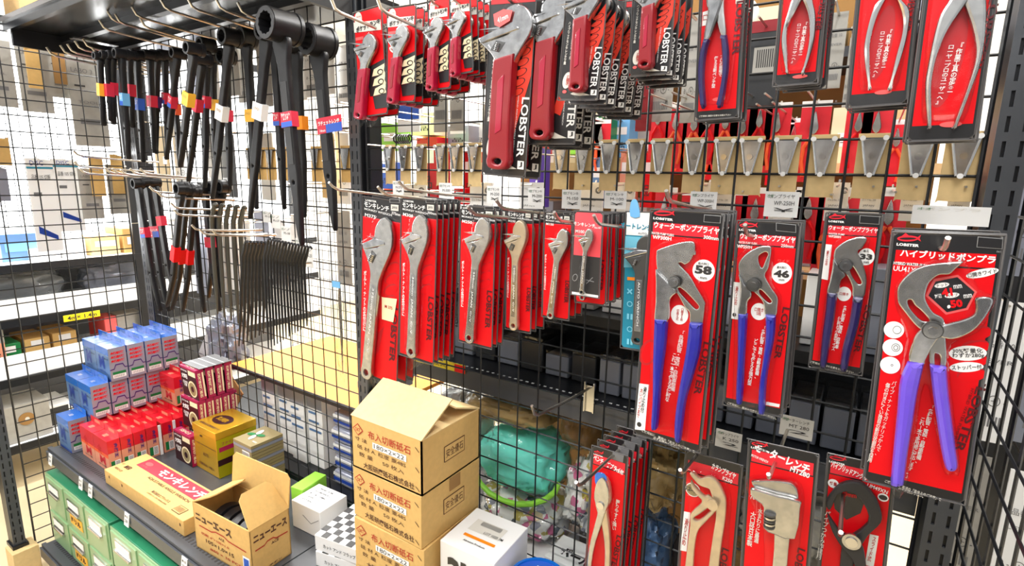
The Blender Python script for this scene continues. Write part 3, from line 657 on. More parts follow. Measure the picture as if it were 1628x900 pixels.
# --- middle row: monkey wrenches --------------------------------------
MW = [ # size, quad, Y, head px, foot px, n, step
 ('375', [(578, 314), (640, 319), (632, 611), (572, 598)], -.115, (612, 343), (588, 600), 3, .028, 'the longest, with a cream price sticker'),
 ('300', [(639, 315), (696, 319), (690, 579), (635, 565)], -.155, (669, 340), (660, 566), 5, .016, 'the second longest'),
 ('250', [(733, 326), (789, 333), (783, 556), (729, 542)], -.155, (769, 344), (752, 543), 3, .018, 'third largest size'),
 ('200', [(807, 332), (848, 336), (845, 533), (803, 520)], -.13, (827, 349), (822, 523), 3, .02, 'with a warm golden shank'),
 ('150', [(867, 336), (910, 340), (906, 511), (861, 502)], -.13, (897, 362), (880, 505), 3, .022, 'small size'),
]
for sz, quad, Y, hd, ft, n, st, extra in MW:
    base = 'red card with a %s, %s' % ({'375': 'very long chrome adjustable wrench and cream sticker', '300': 'long chrome adjustable wrench on a broad card', '250': 'middle-sized chrome adjustable wrench', '200': 'slim warm-toned adjustable wrench', '150': 'small chrome adjustable wrench'}[sz], '%s')
    pk = Pack('wrench_pack', base % ORD[0], 'tool pack', quad, Y, 'carded adjustable wrenches, middle row'); pk.card('red')
    W_ = quad[1][0]-quad[0][0]; x0, y0 = quad[0]; hpx = quad[3][1]-y0
    pk.band(.0, .105, 'black'); pk.band(.105, .112, 'red_header'); pk.band(.985, 1, 'black', y=-.0013)
    u = W_/57.
    slope = (quad[1][1]-quad[0][1])/W_
    pk.T('LOBSTER', x0+12*u, y0+5*u, 16*u, 2.6*u, 'white', 0, .03); pk.T('モンキレンチ', x0+20*u, y0+13*u, 36*u, 8*u, 'white', -2, .03)
    pk.T('MONKEY WRENCH', x0+22*u, y0+21*u, 40*u, 3*u, 'white', -3); pk.T('M'+sz, x0+11*u, y0+27*u, 16*u, 5*u, 'white', -3, .02); pk.T(sz+'mm', x0+W_-8*u, y0+24*u, 14*u, 4*u, 'white', -3)
    pk.poly([(x0+W_-16*u, y0+10*u), (x0+W_-5*u, y0+11*u), (x0+W_-5*u, y0+20*u), (x0+W_-16*u, y0+19*u)], 'offwhite', -.002); pk.T('JIS', x0+W_-10.5*u, y0+15*u, 8*u, 4*u, 'black_soft', y=-.0026)
    pk.poly([(x0+W_-18*u, y0+2*u), (x0+W_-3*u, y0+2.6*u), (x0+W_-3*u, y0+8*u), (x0+W_-18*u, y0+7.4*u)], 'grey', -.002); pk.poly([(x0+W_-17*u, y0+2.6*u), (x0+W_-4*u, y0+3.2*u), (x0+W_-4*u, y0+7.4*u), (x0+W_-17*u, y0+6.8*u)], 'black', -.0024)
    xr = quad[2][0]+(quad[1][0]-quad[2][0])*.25; pk.T('LOBSTER', xr-7*u, y0+hpx*.77, 74*u*hpx/260, 8.5*u, 'lob_dark', -92, .03)
    xl = quad[3][0]+(quad[0][0]-quad[3][0])*.4; pk.V('ボルト・ナットの締付けに', xl+6*u, y0+hpx*.58, 3.4*u, hpx*.34, 'white')
    for k in range(5):
        cx, cy = x0+W_*.78, y0+hpx*(.33+.062*k)
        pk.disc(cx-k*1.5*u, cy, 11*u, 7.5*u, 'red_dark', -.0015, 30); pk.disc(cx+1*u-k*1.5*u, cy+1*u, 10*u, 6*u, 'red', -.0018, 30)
    pk.poly([(xl+4*u, y0+hpx*.97), (xl+20*u, y0+hpx*.78), (xl+34*u, y0+hpx*.72), (xl+26*u, y0+hpx*.86)], 'red_dark', -.0015)
    if sz == '375':
        pk.poly([(609, 472), (633, 475), (627, 512), (609, 507)], 'cream', -.0196+.016)
        pk.T('M 375', 620, 488, 12, 5, 'ink_red', y=-.0044)
    foot, head = pk.L(*ft), pk.L(*hd)
    tool = adj_wrench(pk.root, foot, head, 'warm_steel' if sz == '200' else 'satin', th=.011, text='%smm  JAPAN  Cr-V' % sz)
    adj_blister(pk, foot, head); pk.finish(); pk.stack(n, st, base, dx=.0005)
# M100 pale pink card
base = 'small pale pink and black card with a tiny adjustable wrench'
pk = Pack('wrench_pack', base, 'tool pack', [(913, 334), (961, 338), (953, 473), (908, 469)], -.175, None); pk.card('pinkish'); pk.band(.52, .965, 'black_soft'); pk.band(.965, 1, 'white')
pk.T('モンキレンチ', 930, 357, 34, 6, 'white', -3, .02); pk.T('M100', 923, 368, 14, 5, 'white', 0, .02); pk.T('ミニサイズ', 924, 376, 16, 4, 'white'); pk.T('No.100', 951, 362, 10, 3, 'white')
pk.disc(915, 441, 4, 6, 'grey', rot=-20).disc(915, 441, 3, 5, 'black_soft', -.0022, -20); pk.T('✕', 938, 446, 14, 8, 'grey', 20)
foot, head = pk.L(929, 467), pk.L(938, 362); adj_wrench(pk.root, foot, head, 'satin', th=.008, text='100mm JAPAN'); adj_blister(pk, foot, head); pk.finish()
# red cards behind it
base = 'red card with vertical black lettering hanging behind the pale pink pack, %s there'
pk = Pack('wrench_pack', base % ORD[0], 'tool pack', [(918, 338), (968, 343), (964, 487), (914, 480)], -.15, 'red cards behind the pale pink pack'); pk.card('red'); pk.band(0, .13, 'black'); pk.T('LOBSTER', 957, 438, 50, 7, 'lob_dark', -92, .03)
foot, head = pk.L(930, 476), pk.L(941, 362); adj_wrench(pk.root, foot, head, 'satin'); pk.finish(); pk.stack(6, .015, base)
# teal auto wrench
base = 'teal and white card with a grey ratcheting adjustable wrench, sky-blue hanger'
pk = Pack('auto_wrench_pack', base, 'tool pack', [(995, 334), (1046, 340), (1034, 561), (987, 552)], -.13, None); pk.card('teal'); pk.band(0, .165, 'white')
pk.T('オートレンチ', 1012, 360, 50, 9, 'teal', -3, .04); pk.T('AUTO', 1022, 371, 14, 3, 'grey_mid'); pk.poly([(995, 375), (1019, 377), (1016, 425), (992, 425)], 'teal_light', -.0016)
for k, ch in enumerate('×○∥○∥'): pk.T(ch, 1002, 463+k*20, 9, 9, 'teal_light', 0, .02)
pk.poly([(998, 440), (1012, 441), (1012, 446), (998, 445)], 'orange', -.002)
foot, head = pk.L(1018, 545), pk.L(1025, 372); adj_wrench(pk.root, foot, head, 'dark_steel', th=.012, wide=1.35, text='AUTO WRENCH'); pk.finish()
MB().plate([pk.L(*p) for p in ((1003, 326), (1006, 318), (1012, 317), (1016, 326), (1018, 345), (1003, 344))], -.003, -.0015, 'skyblue', .0004, res=2).build('hanger', pk.root)

# --- water pump pliers ---------------------------------------------------
def pump(label, quad, Y, n, step, code, big, traced, grip, texts):
    pk = Pack('pliers_pack', label % ORD[0], 'tool pack', quad, Y, 'carded water pump pliers'); pk.card('black', edge='edge')
    texts(pk)
    base_parts(pk, traced, grip)
    pk.finish(); pk.stack(n, step, label, dx=.001); return pk
def base_parts(pk, tr, grip, body='satin'):
    o = MB().plate(outline_of(pk, tr['back']), -.0085, -.003, body, .0014, holes=[outline_of(pk, h) for h in tr.get('back_holes', [])], res=4).build('pliers', pk.root)
    MB().plate(outline_of(pk, tr['front']), -.0145, -.0075, 'steel' if body == 'satin' else body, .0016, holes=[outline_of(pk, h) for h in tr.get('front_holes', [])], res=4).build('front_jaw', o)
    x, z = pk.L(*tr['pivot']); MB().cyl((x, -.0155, z), (0, 1, 0), tr['pr']*pk.sc*1.15, .003, 'dark_steel', 24).cyl((x, -.0175, z), (0, 1, 0), tr['pr']*pk.sc, .004, 'chrome', 24, r2=tr['pr']*pk.sc*1.05).cyl((x, -.0205, z), (0, 1, 0), tr['pr']*pk.sc*.55, .003, 'steel', 6 if tr.get('hex') else 20).build('pivot_nut', o)
    for i, g in enumerate(tr['grips']): MB().plate(outline_of(pk, g), -.0185, -.002, grip, .0055, res=4).build('grip', o)
    if 'blister' in tr: MB().plate(outline_of(pk, tr['blister']), -.022, -.001, 'clear', .006, res=3).build('blister', pk.root)
z5 = lambda L: [(1000+x/5, 280+y/5) for x, y in L]
z2 = lambda L: [(1000+x/2.25, 300+y/2.25) for x, y in L]
WP300 = dict(
    back=z2([(104, 230), (112, 215), (170, 195), (210, 187), (235, 188), (243, 205), (238, 235), (236, 235), (222, 260), (205, 270), (205, 270), (192, 262), (185, 268), (215, 300), (250, 355), (276, 400), (276, 420), (270, 470), (262, 478), (225, 475), (222, 440), (205, 420), (180, 375), (150, 340), (120, 310), (106, 280)]),
    back_holes=[z2([(182, 355), (190, 352), (215, 372), (250, 410), (254, 422), (243, 426), (215, 398), (188, 368)])],
    front=z2([(106, 285), (120, 300), (150, 330), (180, 362), (165, 380), (155, 400), (148, 470), (104, 470), (106, 400), (107, 330)]),
    pivot=(1000+173/2.25, 300+328/2.25), pr=8,
    grips=[z2([(102, 458), (102, 458), (148, 462), (148, 462), (140, 560), (128, 650), (120, 740), (112, 835), (103, 853), (91, 848), (90, 820), (95, 740), (96, 650), (98, 560)]),
           z2([(225, 473), (225, 473), (270, 477), (270, 477), (262, 570), (232, 680), (212, 750), (200, 840), (192, 893), (178, 893), (172, 870), (175, 800), (190, 700), (212, 580)])],
    blister=z2([(92, 240), (110, 200), (170, 180), (245, 178), (262, 240), (255, 320), (290, 395), (282, 480), (270, 580), (240, 690), (222, 760), (208, 905), (170, 905), (165, 860), (125, 858), (88, 862), (80, 830), (88, 640), (92, 460)]))
def t300(pk):
    pk.band(.052, .098, 'red_header', -.93, .93); pk.band(.104, .965, 'red', -.965, .965)
    lobster_mark(pk, 1055, 339, 30); pk.T('ウォーターポンププライヤ', 1091, 362, 104, 11, 'white', -2, .03)
    pk.T('WATER PUMP PLIERS', 1054, 372, 36, 4, 'white', -2); pk.T('WP300H', 1053, 378, 30, 6, 'white', -2, .03); pk.T('300mm', 1131, 378, 24, 6, 'white', -2, .02)
    pk.disc(1119, 430, 18, 17.5, 'white'); pk.T('58', 1119, 429, 27, 14, 'black_soft', 0, .05, -.0024); pk.T('最大開口', 1119, 419, 17, 4, 'black_soft', y=-.0024); pk.T('mm', 1119, 442, 11, 3.5, 'black_soft', y=-.0024)
    pk.disc(1081, 500, 14, 15.5, 'white', -.0021); pk.V('口開き5段', 1085, 500, 3.5, 20, 'ink_red', y=-.0026); pk.V('切換え式', 1078, 500, 3.5, 18, 'ink_red', y=-.0026)
    pk.V('「各種配管・電設・自動車整備、', 1077, 577, 6.5, 105, 'white', -4, .0); pk.V('これ一本で使える便利な', 1067, 600, 5.5, 78, 'white', -4)
    pk.T('LOBSTER', 1117, 586, 86, 12, 'lob_dark', -95, .03); pk.poly([(1017, 609), (1032, 611), (1026, 684), (1010, 682)], 'white', -.002); pk.V('滑り止め付', 1024, 635, 4.5, 42, 'black_soft', -3, y=-.0024); pk.V('太いパイプまで', 1018, 640, 4, 48, 'ink_red', -3, y=-.0024); pk.disc(1017, 674, 3.6, 3.8, 'black_soft', -.0024)
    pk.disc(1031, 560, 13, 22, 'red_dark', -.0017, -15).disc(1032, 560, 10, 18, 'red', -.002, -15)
    pk.T('ご使用前に、裏面の「安全上のご注意」を\n必ずお読みください。', 1062, 702, 86, 8, 'offwhite', -7)
    pk.poly([(1120, 341), (1147, 343), (1146, 355), (1119, 353)], 'grey', -.002); pk.poly([(1121, 342), (1146, 344), (1145, 354), (1120, 352)], 'black', -.0024)
pump('red and black card with long blue-handled pump pliers marked 58, %s', [(1037, 332), (1150, 340), (1116, 712), (1006, 697)], -.18, 4, .02, 'WP300H', '58', WP300, 'blue_grip', t300)
WP250 = dict(
    back=z2([(395, 275), (405, 250), (430, 225), (470, 205), (505, 203), (513, 215), (508, 255), (500, 285), (490, 310), (512, 350), (535, 385), (534, 420), (528, 450), (492, 450), (485, 410), (470, 385), (440, 358), (410, 335), (400, 310)]),
    back_holes=[z2([(468, 240), (490, 225), (500, 232), (492, 252), (480, 280), (470, 265)]), z2([(470, 360), (480, 362), (508, 392), (512, 402), (500, 402), (474, 376)])],
    front=z2([(400, 300), (420, 335), (440, 360), (445, 380), (430, 400), (425, 445), (396, 442), (402, 400), (405, 350)]),
    pivot=(1000+452/2.25, 300+338/2.25), pr=9,
    grips=[z2([(397, 438), (397, 438), (430, 442), (430, 442), (425, 520), (420, 600), (415, 700), (410, 755), (400, 762), (390, 752), (390, 700), (395, 600), (396, 520)]),
           z2([(494, 445), (494, 445), (529, 450), (529, 450), (525, 520), (510, 600), (497, 680), (490, 785), (480, 797), (470, 792), (468, 760), (472, 690), (485, 600), (494, 520)])],
    blister=z2([(385, 270), (400, 235), (430, 210), (480, 192), (520, 200), (520, 270), (515, 330), (548, 380), (540, 470), (530, 600), (510, 700), (500, 800), (465, 800), (455, 770), (385, 770), (380, 700), (385, 500)]))
def t250(pk):
    pk.band(.068, .118, 'red_header', -.93, .93); pk.band(.125, .955, 'red', -.96, .96)
    lobster_mark(pk, 1189, 358, 26); pk.T('ウォーターポンププライヤ', 1220, 378, 88, 10, 'white', -2, .03); pk.T('WATER PUMP PLIERS', 1189, 386, 30, 3.5, 'white', -2); pk.T('WP250H', 1184, 392, 24, 5.5, 'white', -2, .03); pk.T('250mm', 1252, 391, 20, 5, 'white', -2)
    pk.disc(1243, 434, 16.5, 17, 'white'); pk.T('46', 1243, 435, 25, 12, 'black_soft', 0, .05, -.0024); pk.T('最大開口', 1243, 425, 15, 4, 'black_soft', y=-.0024); pk.T('mm', 1243, 445, 9, 3, 'black_soft', y=-.0024); pk.T('ワイド', 1246, 415, 18, 5, 'red_pale')
    pk.disc(1207, 495, 13, 13.5, 'white', -.0021); pk.T('口開き\n5段', 1207, 495, 14, 12, 'ink_red', y=-.0026)
    pk.poly([(1167, 448), (1178, 449), (1175, 508), (1163, 506)], 'white', -.002); pk.V('滑り止め', 1171, 470, 4, 30, 'ink_red', y=-.0024); pk.disc(1168, 500, 3, 3.2, 'black_soft', -.0024)
    pk.V('「各種配管・電設・自動車整備、', 1209, 560, 5.5, 85, 'white', -3); pk.V('どこでも使える強力型', 1197, 575, 5.5, 75, 'white', -3); pk.T('LOBSTER', 1243, 530, 84, 11, 'lob_dark', -94, .03)
    pk.T('ご使用前に、裏面の注意をお読みください。', 1195, 652, 80, 4, 'offwhite', -7); pk.poly([(1234, 354), (1266, 357), (1266, 370), (1234, 367)], 'grey', -.002); pk.poly([(1235, 355), (1265, 358), (1265, 369), (1235, 366)], 'black', -.0024)
    pk.poly([(1219, 638), (1240, 642), (1239, 647), (1218, 643)], 'white', -.002)
pump('red and black card with blue-handled pump pliers marked 46, %s', [(1172, 349), (1275, 356), (1243, 661), (1150, 645)], -.16, 3, .02, 'WP250H', '46', WP250, 'blue_grip', t250)
zq = lambda L: [(1270+x/1.732, 300+y/1.732) for x, y in L]
WP200 = dict(
    back=zq([(98, 175), (105, 160), (130, 142), (160, 132), (182, 132), (188, 140), (176, 160), (162, 172), (175, 200), (186, 235), (186, 265), (178, 297), (150, 295), (148, 270), (135, 240), (112, 215), (98, 195)]),
    back_holes=[zq([(142, 215), (150, 214), (168, 245), (172, 258), (162, 258), (146, 235)])],
    front=zq([(98, 190), (115, 215), (130, 235), (118, 250), (108, 285), (80, 283), (88, 245), (94, 215)]),
    pivot=(1270+131/1.732, 300+207/1.732), pr=8,
    grips=[zq([(80, 280), (80, 280), (108, 283), (108, 283), (100, 350), (88, 420), (78, 480), (65, 487), (60, 470), (66, 400), (74, 340)]),
           zq([(150, 293), (150, 293), (178, 297), (178, 297), (165, 370), (146, 440), (134, 490), (120, 495), (115, 480), (122, 430), (140, 360)])],
    blister=zq([(88, 165), (110, 138), (160, 122), (195, 128), (192, 170), (196, 240), (192, 300), (178, 380), (150, 460), (140, 502), (108, 500), (95, 490), (60, 496), (54, 470), (70, 330), (84, 230)]))
def t200(pk):
    pk.band(.078, .13, 'red_header', -.93, .93); pk.band(.137, .95, 'red', -.95, .95)
    lobster_mark(pk, 1330, 345, 24); pk.T('ウォーターポンププライヤ', 1356, 364, 78, 8, 'white', -2, .02); pk.T('WATER PUMP', 1330, 372, 26, 3, 'white', -2); pk.T('WP200H', 1327, 376, 20, 4, 'white', -2, .02)
    pk.disc(1377, 408, 13.5, 13.5, 'white'); pk.T('33', 1377, 408, 20, 9, 'black_soft', 0, .05, -.0024); pk.T('最大', 1377, 399, 9, 3.5, 'black_soft', y=-.0024); pk.T('mm', 1377, 417, 8, 3, 'black_soft', y=-.0024)
    pk.disc(1342, 467, 11.5, 11.5, 'white', -.0021); pk.T('口開き', 1342, 467, 14, 4.5, 'ink_red', y=-.0026); pk.poly([(1313, 388), (1323, 389), (1316, 445), (1306, 443)], 'white', -.002); pk.V('滑り止め', 1315, 410, 3.5, 24, 'ink_red', y=-.0024)
    pk.V('各種配管・電設・自動車', 1337, 520, 5, 70, 'white', -4); pk.V('便利な小型サイズ', 1330, 530, 5, 55, 'white', -4); pk.T('LOBSTER', 1371, 523, 78, 10, 'lob_dark', -96, .03); pk.T('ご使用前に裏面の注意をお読み下さい', 1322, 583, 70, 3.5, 'offwhite', -6)
    pk.poly([(1367, 342), (1399, 344), (1398, 357), (1366, 355)], 'grey', -.002); pk.poly([(1368, 343), (1398, 345), (1397, 356), (1367, 354)], 'black', -.0024)
pump('narrow red card with blue-handled pump pliers marked 33, %s', [(1314, 337), (1404, 342), (1371, 596), (1285, 584)], -.13, 2, .03, 'WP200H', '33', WP200, 'navy_grip', t200)
# --- hybrid pump pliers with violet handles -----------------------------------
zu = lambda L: [(1380+x/3.6, 350+y/3.6) for x, y in L]; zl = lambda L: [(1400+x/3, 600+y/3) for x, y in L]
UU = dict(
    back=zu([(165, 430), (168, 380), (200, 330), (260, 280), (340, 250), (440, 238), (530, 232), (535, 240), (495, 275), (460, 305), (400, 310), (350, 350), (330, 400), (328, 450), (370, 520), (430, 560), (440, 660), (440, 830), (352, 815), (345, 720), (320, 640), (265, 590), (200, 510), (172, 470)]),
    back_holes=[zu([(225, 458), (245, 450), (265, 480), (300, 510), (345, 560), (335, 572), (295, 560), (240, 500)]), zu([(378, 765), (390, 755), (408, 770), (408, 830), (408, 870), (385, 860)])],
    front=zu([(395, 600), (440, 580), (520, 560), (590, 530), (605, 490), (605, 440), (650, 425), (695, 435), (700, 465), (660, 540), (600, 610), (530, 650), (470, 665), (430, 660), (400, 660), (355, 720), (320, 790), (315, 800), (232, 790), (245, 700), (280, 625), (340, 590)]),
    front_holes=[],
    pivot=(1380+362/3.6, 350+612/3.6), pr=12, hex=True,
    grips=[zu([(225, 795), (225, 795), (318, 795), (318, 795)])[:4]+zl([(172, 60), (150, 200), (128, 330), (110, 470), (100, 492), (55, 492), (48, 470), (60, 330), (78, 150), (92, 0)])[0:10],
           zu([(348, 812), (348, 812), (442, 825), (442, 825)])[:4]+zl([(318, 60), (335, 200), (352, 330), (360, 400), (345, 422), (315, 420), (298, 390), (280, 300), (262, 180), (245, 60)])],
    blister=zu([(150, 420), (160, 350), (240, 270), (360, 225), (540, 222), (620, 380), (715, 430), (690, 500), (620, 620), (470, 690), (455, 830)])+zl([(345, 180), (370, 420), (330, 430), (285, 400), (230, 60), (190, 60), (120, 500), (45, 500), (75, 100)])+zu([(200, 760), (215, 640), (160, 500)]))
def tUU(pk):
    pk.band(.066, .114, 'red', -.93, .93); pk.band(.12, .957, 'red', -.955, .955)
    lobster_mark(pk, 1443, 379, 34); pk.T('ハイブリッドポンプラ', 1504, 407, 152, 13, 'white', -2, .035); pk.T('HYBRID WATER PUMP', 1448, 420, 56, 5, 'white', -2); pk.T('UU41XN', 1442, 428, 44, 8, 'white', -2, .01)
    hx = [(1380+x/3.6, 350+y/3.6) for x, y in ((385, 350), (510, 325), (608, 410), (560, 500), (450, 525), (345, 430))]
    pk.poly([(1380+x/3.6, 350+y/3.6) for x, y in ((375, 335), (515, 312), (622, 410), (570, 512), (445, 540), (328, 432))], 'red_pale', -.0018); pk.poly(hx, 'black', -.0022)
    pk.disc(1497, 453, 12, 4, 'white', -.0025, 17); pk.T('ナット', 1497, 453, 18, 5, 'black_soft', 15, y=-.0028); pk.T('対辺', 1491, 470, 11, 7, 'white', 15, y=-.0028); pk.T('41', 1505, 464, 17, 13, 'red', 15, .05, -.0028); pk.T('mm', 1522, 455, 13, 6, 'white', 15, y=-.0028)
    pk.disc(1513, 469, 12, 4, 'white', -.0025, 17); pk.T('パイプ', 1513, 469, 18, 5, 'black_soft', 15, y=-.0028); pk.disc(1508, 487, 2.6, 2.8, 'white', -.0026); pk.T('50', 1520, 482, 19, 13, 'red', 15, .05, -.0028); pk.T('mm', 1538, 470, 13, 6, 'white', 15, y=-.0028)
    pk.disc(1561, 434, 27, 6.5, 'white', rot=20); pk.T('口開きワイド', 1561, 434, 46, 7, 'black_soft', 18, y=-.0024)
    pk.disc(1538, 561, 31, 12, 'white', rot=12); pk.T('30%軽量化\nわずか280g', 1538, 561, 50, 16, 'black_soft', 10, y=-.0024); pk.disc(1536, 583, 28, 8, 'white', rot=14); pk.T('ストッパー付', 1536, 583, 46, 8, 'black_soft', 12, y=-.0024)
    for k, (cx, cy) in enumerate(((1421, 524), (1419, 552), (1415, 580))):
        pk.disc(cx, cy, 16.5, 13.5, 'white'); pk.disc(cx+(5 if k < 2 else 3), cy, 7 if k < 2 else 2, 6.5 if k < 2 else 2, 'grey_mid', -.0021); pk.disc(cx+(5 if k < 2 else 3), cy, 6 if k < 2 else 1, 5.5 if k < 2 else 1, 'white', -.0024)
        if k == 1: pk.disc(cx+5, cy, 4, 4, 'grey_mid', -.0026).disc(cx+5, cy, 2.8, 2.8, 'white', -.0028)
    pk.V('パイプ・ナットをガッチリつかんで、', 1408, 665, 6, 122, 'offwhite', -5, -.0); pk.V('傷の付きにくい独自の新形状歯形を採用', 1397, 672, 6, 130, 'offwhite', -5)
    pk.V('「各種配管・電設・自動車整備、', 1470, 690, 7, 96, 'offwhite', -5); pk.V('これ1本で多用途に対応します。」', 1455, 712, 7, 100, 'offwhite', -5)
    pk.T('LOBSTER', 1541, 667, 108, 16, 'lob_dark', -98, .03); pk.T('HYBRID WATER PUMP PLIERS', 1529, 665, 100, 5, 'lob_dark', -98, .0)
    pk.T('ご使用前に、裏面の「安全上のご注意」を\n必ずお読み下さい。', 1450, 780, 92, 9, 'offwhite', -7)
    pk.poly([(1554, 376), (1594, 379), (1593, 396), (1552, 393)], 'grey', -.002); pk.poly([(1555, 377), (1593, 380), (1592, 395), (1553, 392)], 'black', -.0024); pk.T('PAT.', 1588, 400, 8, 3, 'grey')
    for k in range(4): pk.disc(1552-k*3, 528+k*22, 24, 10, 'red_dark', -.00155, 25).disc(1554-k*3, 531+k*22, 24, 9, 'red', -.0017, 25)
pump('large red and black card with violet-handled wide-mouth pliers, %s', [(1419, 366), (1599, 377), (1534, 803), (1372, 763)], -.2, 4, .016, 'UU', '41', UU, 'violet', tUU)

TOPS = []
# --- top row: pocket wrenches --------------------------------------------------
z45 = lambda L: [(560+x/4.5, x2/4.5) for x, x2 in L]
POC = [([(562, 17), (607, 12), (617, 190), (573, 178)], -.135, (590, 55), (578, 190), 2, .03, 'lowest by the middle post'),
       ([(617, 12), (662, 8), (660, 168), (616, 157)], -.15, (642, 42), (630, 166), 4, .022, 'second along'),
       ([(683, 0), (714, -4), (718, 148), (683, 136)], -.15, (697, 30), (692, 146), 3, .026, 'third along'),
       ([(716, -5), (748, -8), (752, 122), (722, 112)], -.16, (732, 20), (729, 124), 6, .018, 'fourth along')]
for quad, Y, hd, ft, n, st, extra in POC:
    base = 'red pocket wrench card with a magenta handle, '+extra+', %s'
    pk = Pack('pocket_wrench_pack', base % ORD[0], 'tool pack', quad, Y, 'carded pocket wrenches, top row'); pk.card('red')
    x0, y0 = quad[0]; Wp = quad[1][0]-x0; Hp = quad[3][1]-y0; k_ = Wp/45; dx = (quad[3][0]-x0)/Hp
    X = lambda a, b: (x0+a*Wp+dx*b*Hp, y0+b*Hp-a*(quad[0][1]-quad[1][1]))
    pk.poly([X(0, .12), X(.95, .12), X(.95, .22), X(0, .22)], 'offwhite', -.0018); pk.disc(*X(.17, .09), .13*Wp, .07*Hp, 'offwhite', -.0017); pk.T('ポケットモンキ', *X(.5, .165), Wp*.86, Hp*.06, 'black_soft', 5, .05, -.0024); pk.T('LOBSTER', *X(.17, .07), Wp*.2, Hp*.012, 'ink_red', y=-.0024)
    pk.poly([X(.03, .27), X(.3, .265), X(.3, .295), X(.03, .3)], 'red_pale', -.0018); pk.disc(*X(.27, .37), .16*Wp, .032*Hp, 'white', -.0018, 20); pk.T('ワイド', *X(.27, .37), Wp*.24, Hp*.025, 'ink_red', 15, y=-.0024); pk.disc(*X(.2, .47), .13*Wp, .03*Hp, 'white', -.0018, -25); pk.T('薄型', *X(.2, .47), Wp*.18, Hp*.025, 'ink_red', -25, y=-.0024)
    pk.poly([X(.35, .58), X(1.03, .5), X(1.03, .86), X(.4, .86)], 'black', -.0018)
    for j in range(3):
        b = .60+j*.095; pk.poly([X(.6, b), X(1.0, b-.05), X(.95, b+.02), X(1.0, b+.05), X(.52, b+.07)], 'cream', -.0021); pk.disc(*X(.82, b+.03), .11*Wp, .028*Hp, 'black', -.0024); pk.disc(*X(.83, b+.033), .07*Wp, .018*Hp, 'cream', -.0027)
    pk.poly([X(.5, .865), X(1.03, .86), X(1.03, .985), X(.55, .99)], 'black', -.0021)
    foot, head = pk.L(*ft), pk.L(*hd); adj_wrench(pk.root, foot, head, 'satin', grip='magenta', gripfrac=.58, wide=1.65, th=.01); adj_blister(pk, foot, head); pk.finish(); pk.stack(n, st, base, dx=.001)
    TOPS.append((pk.O.x, pk.O.z, Y))
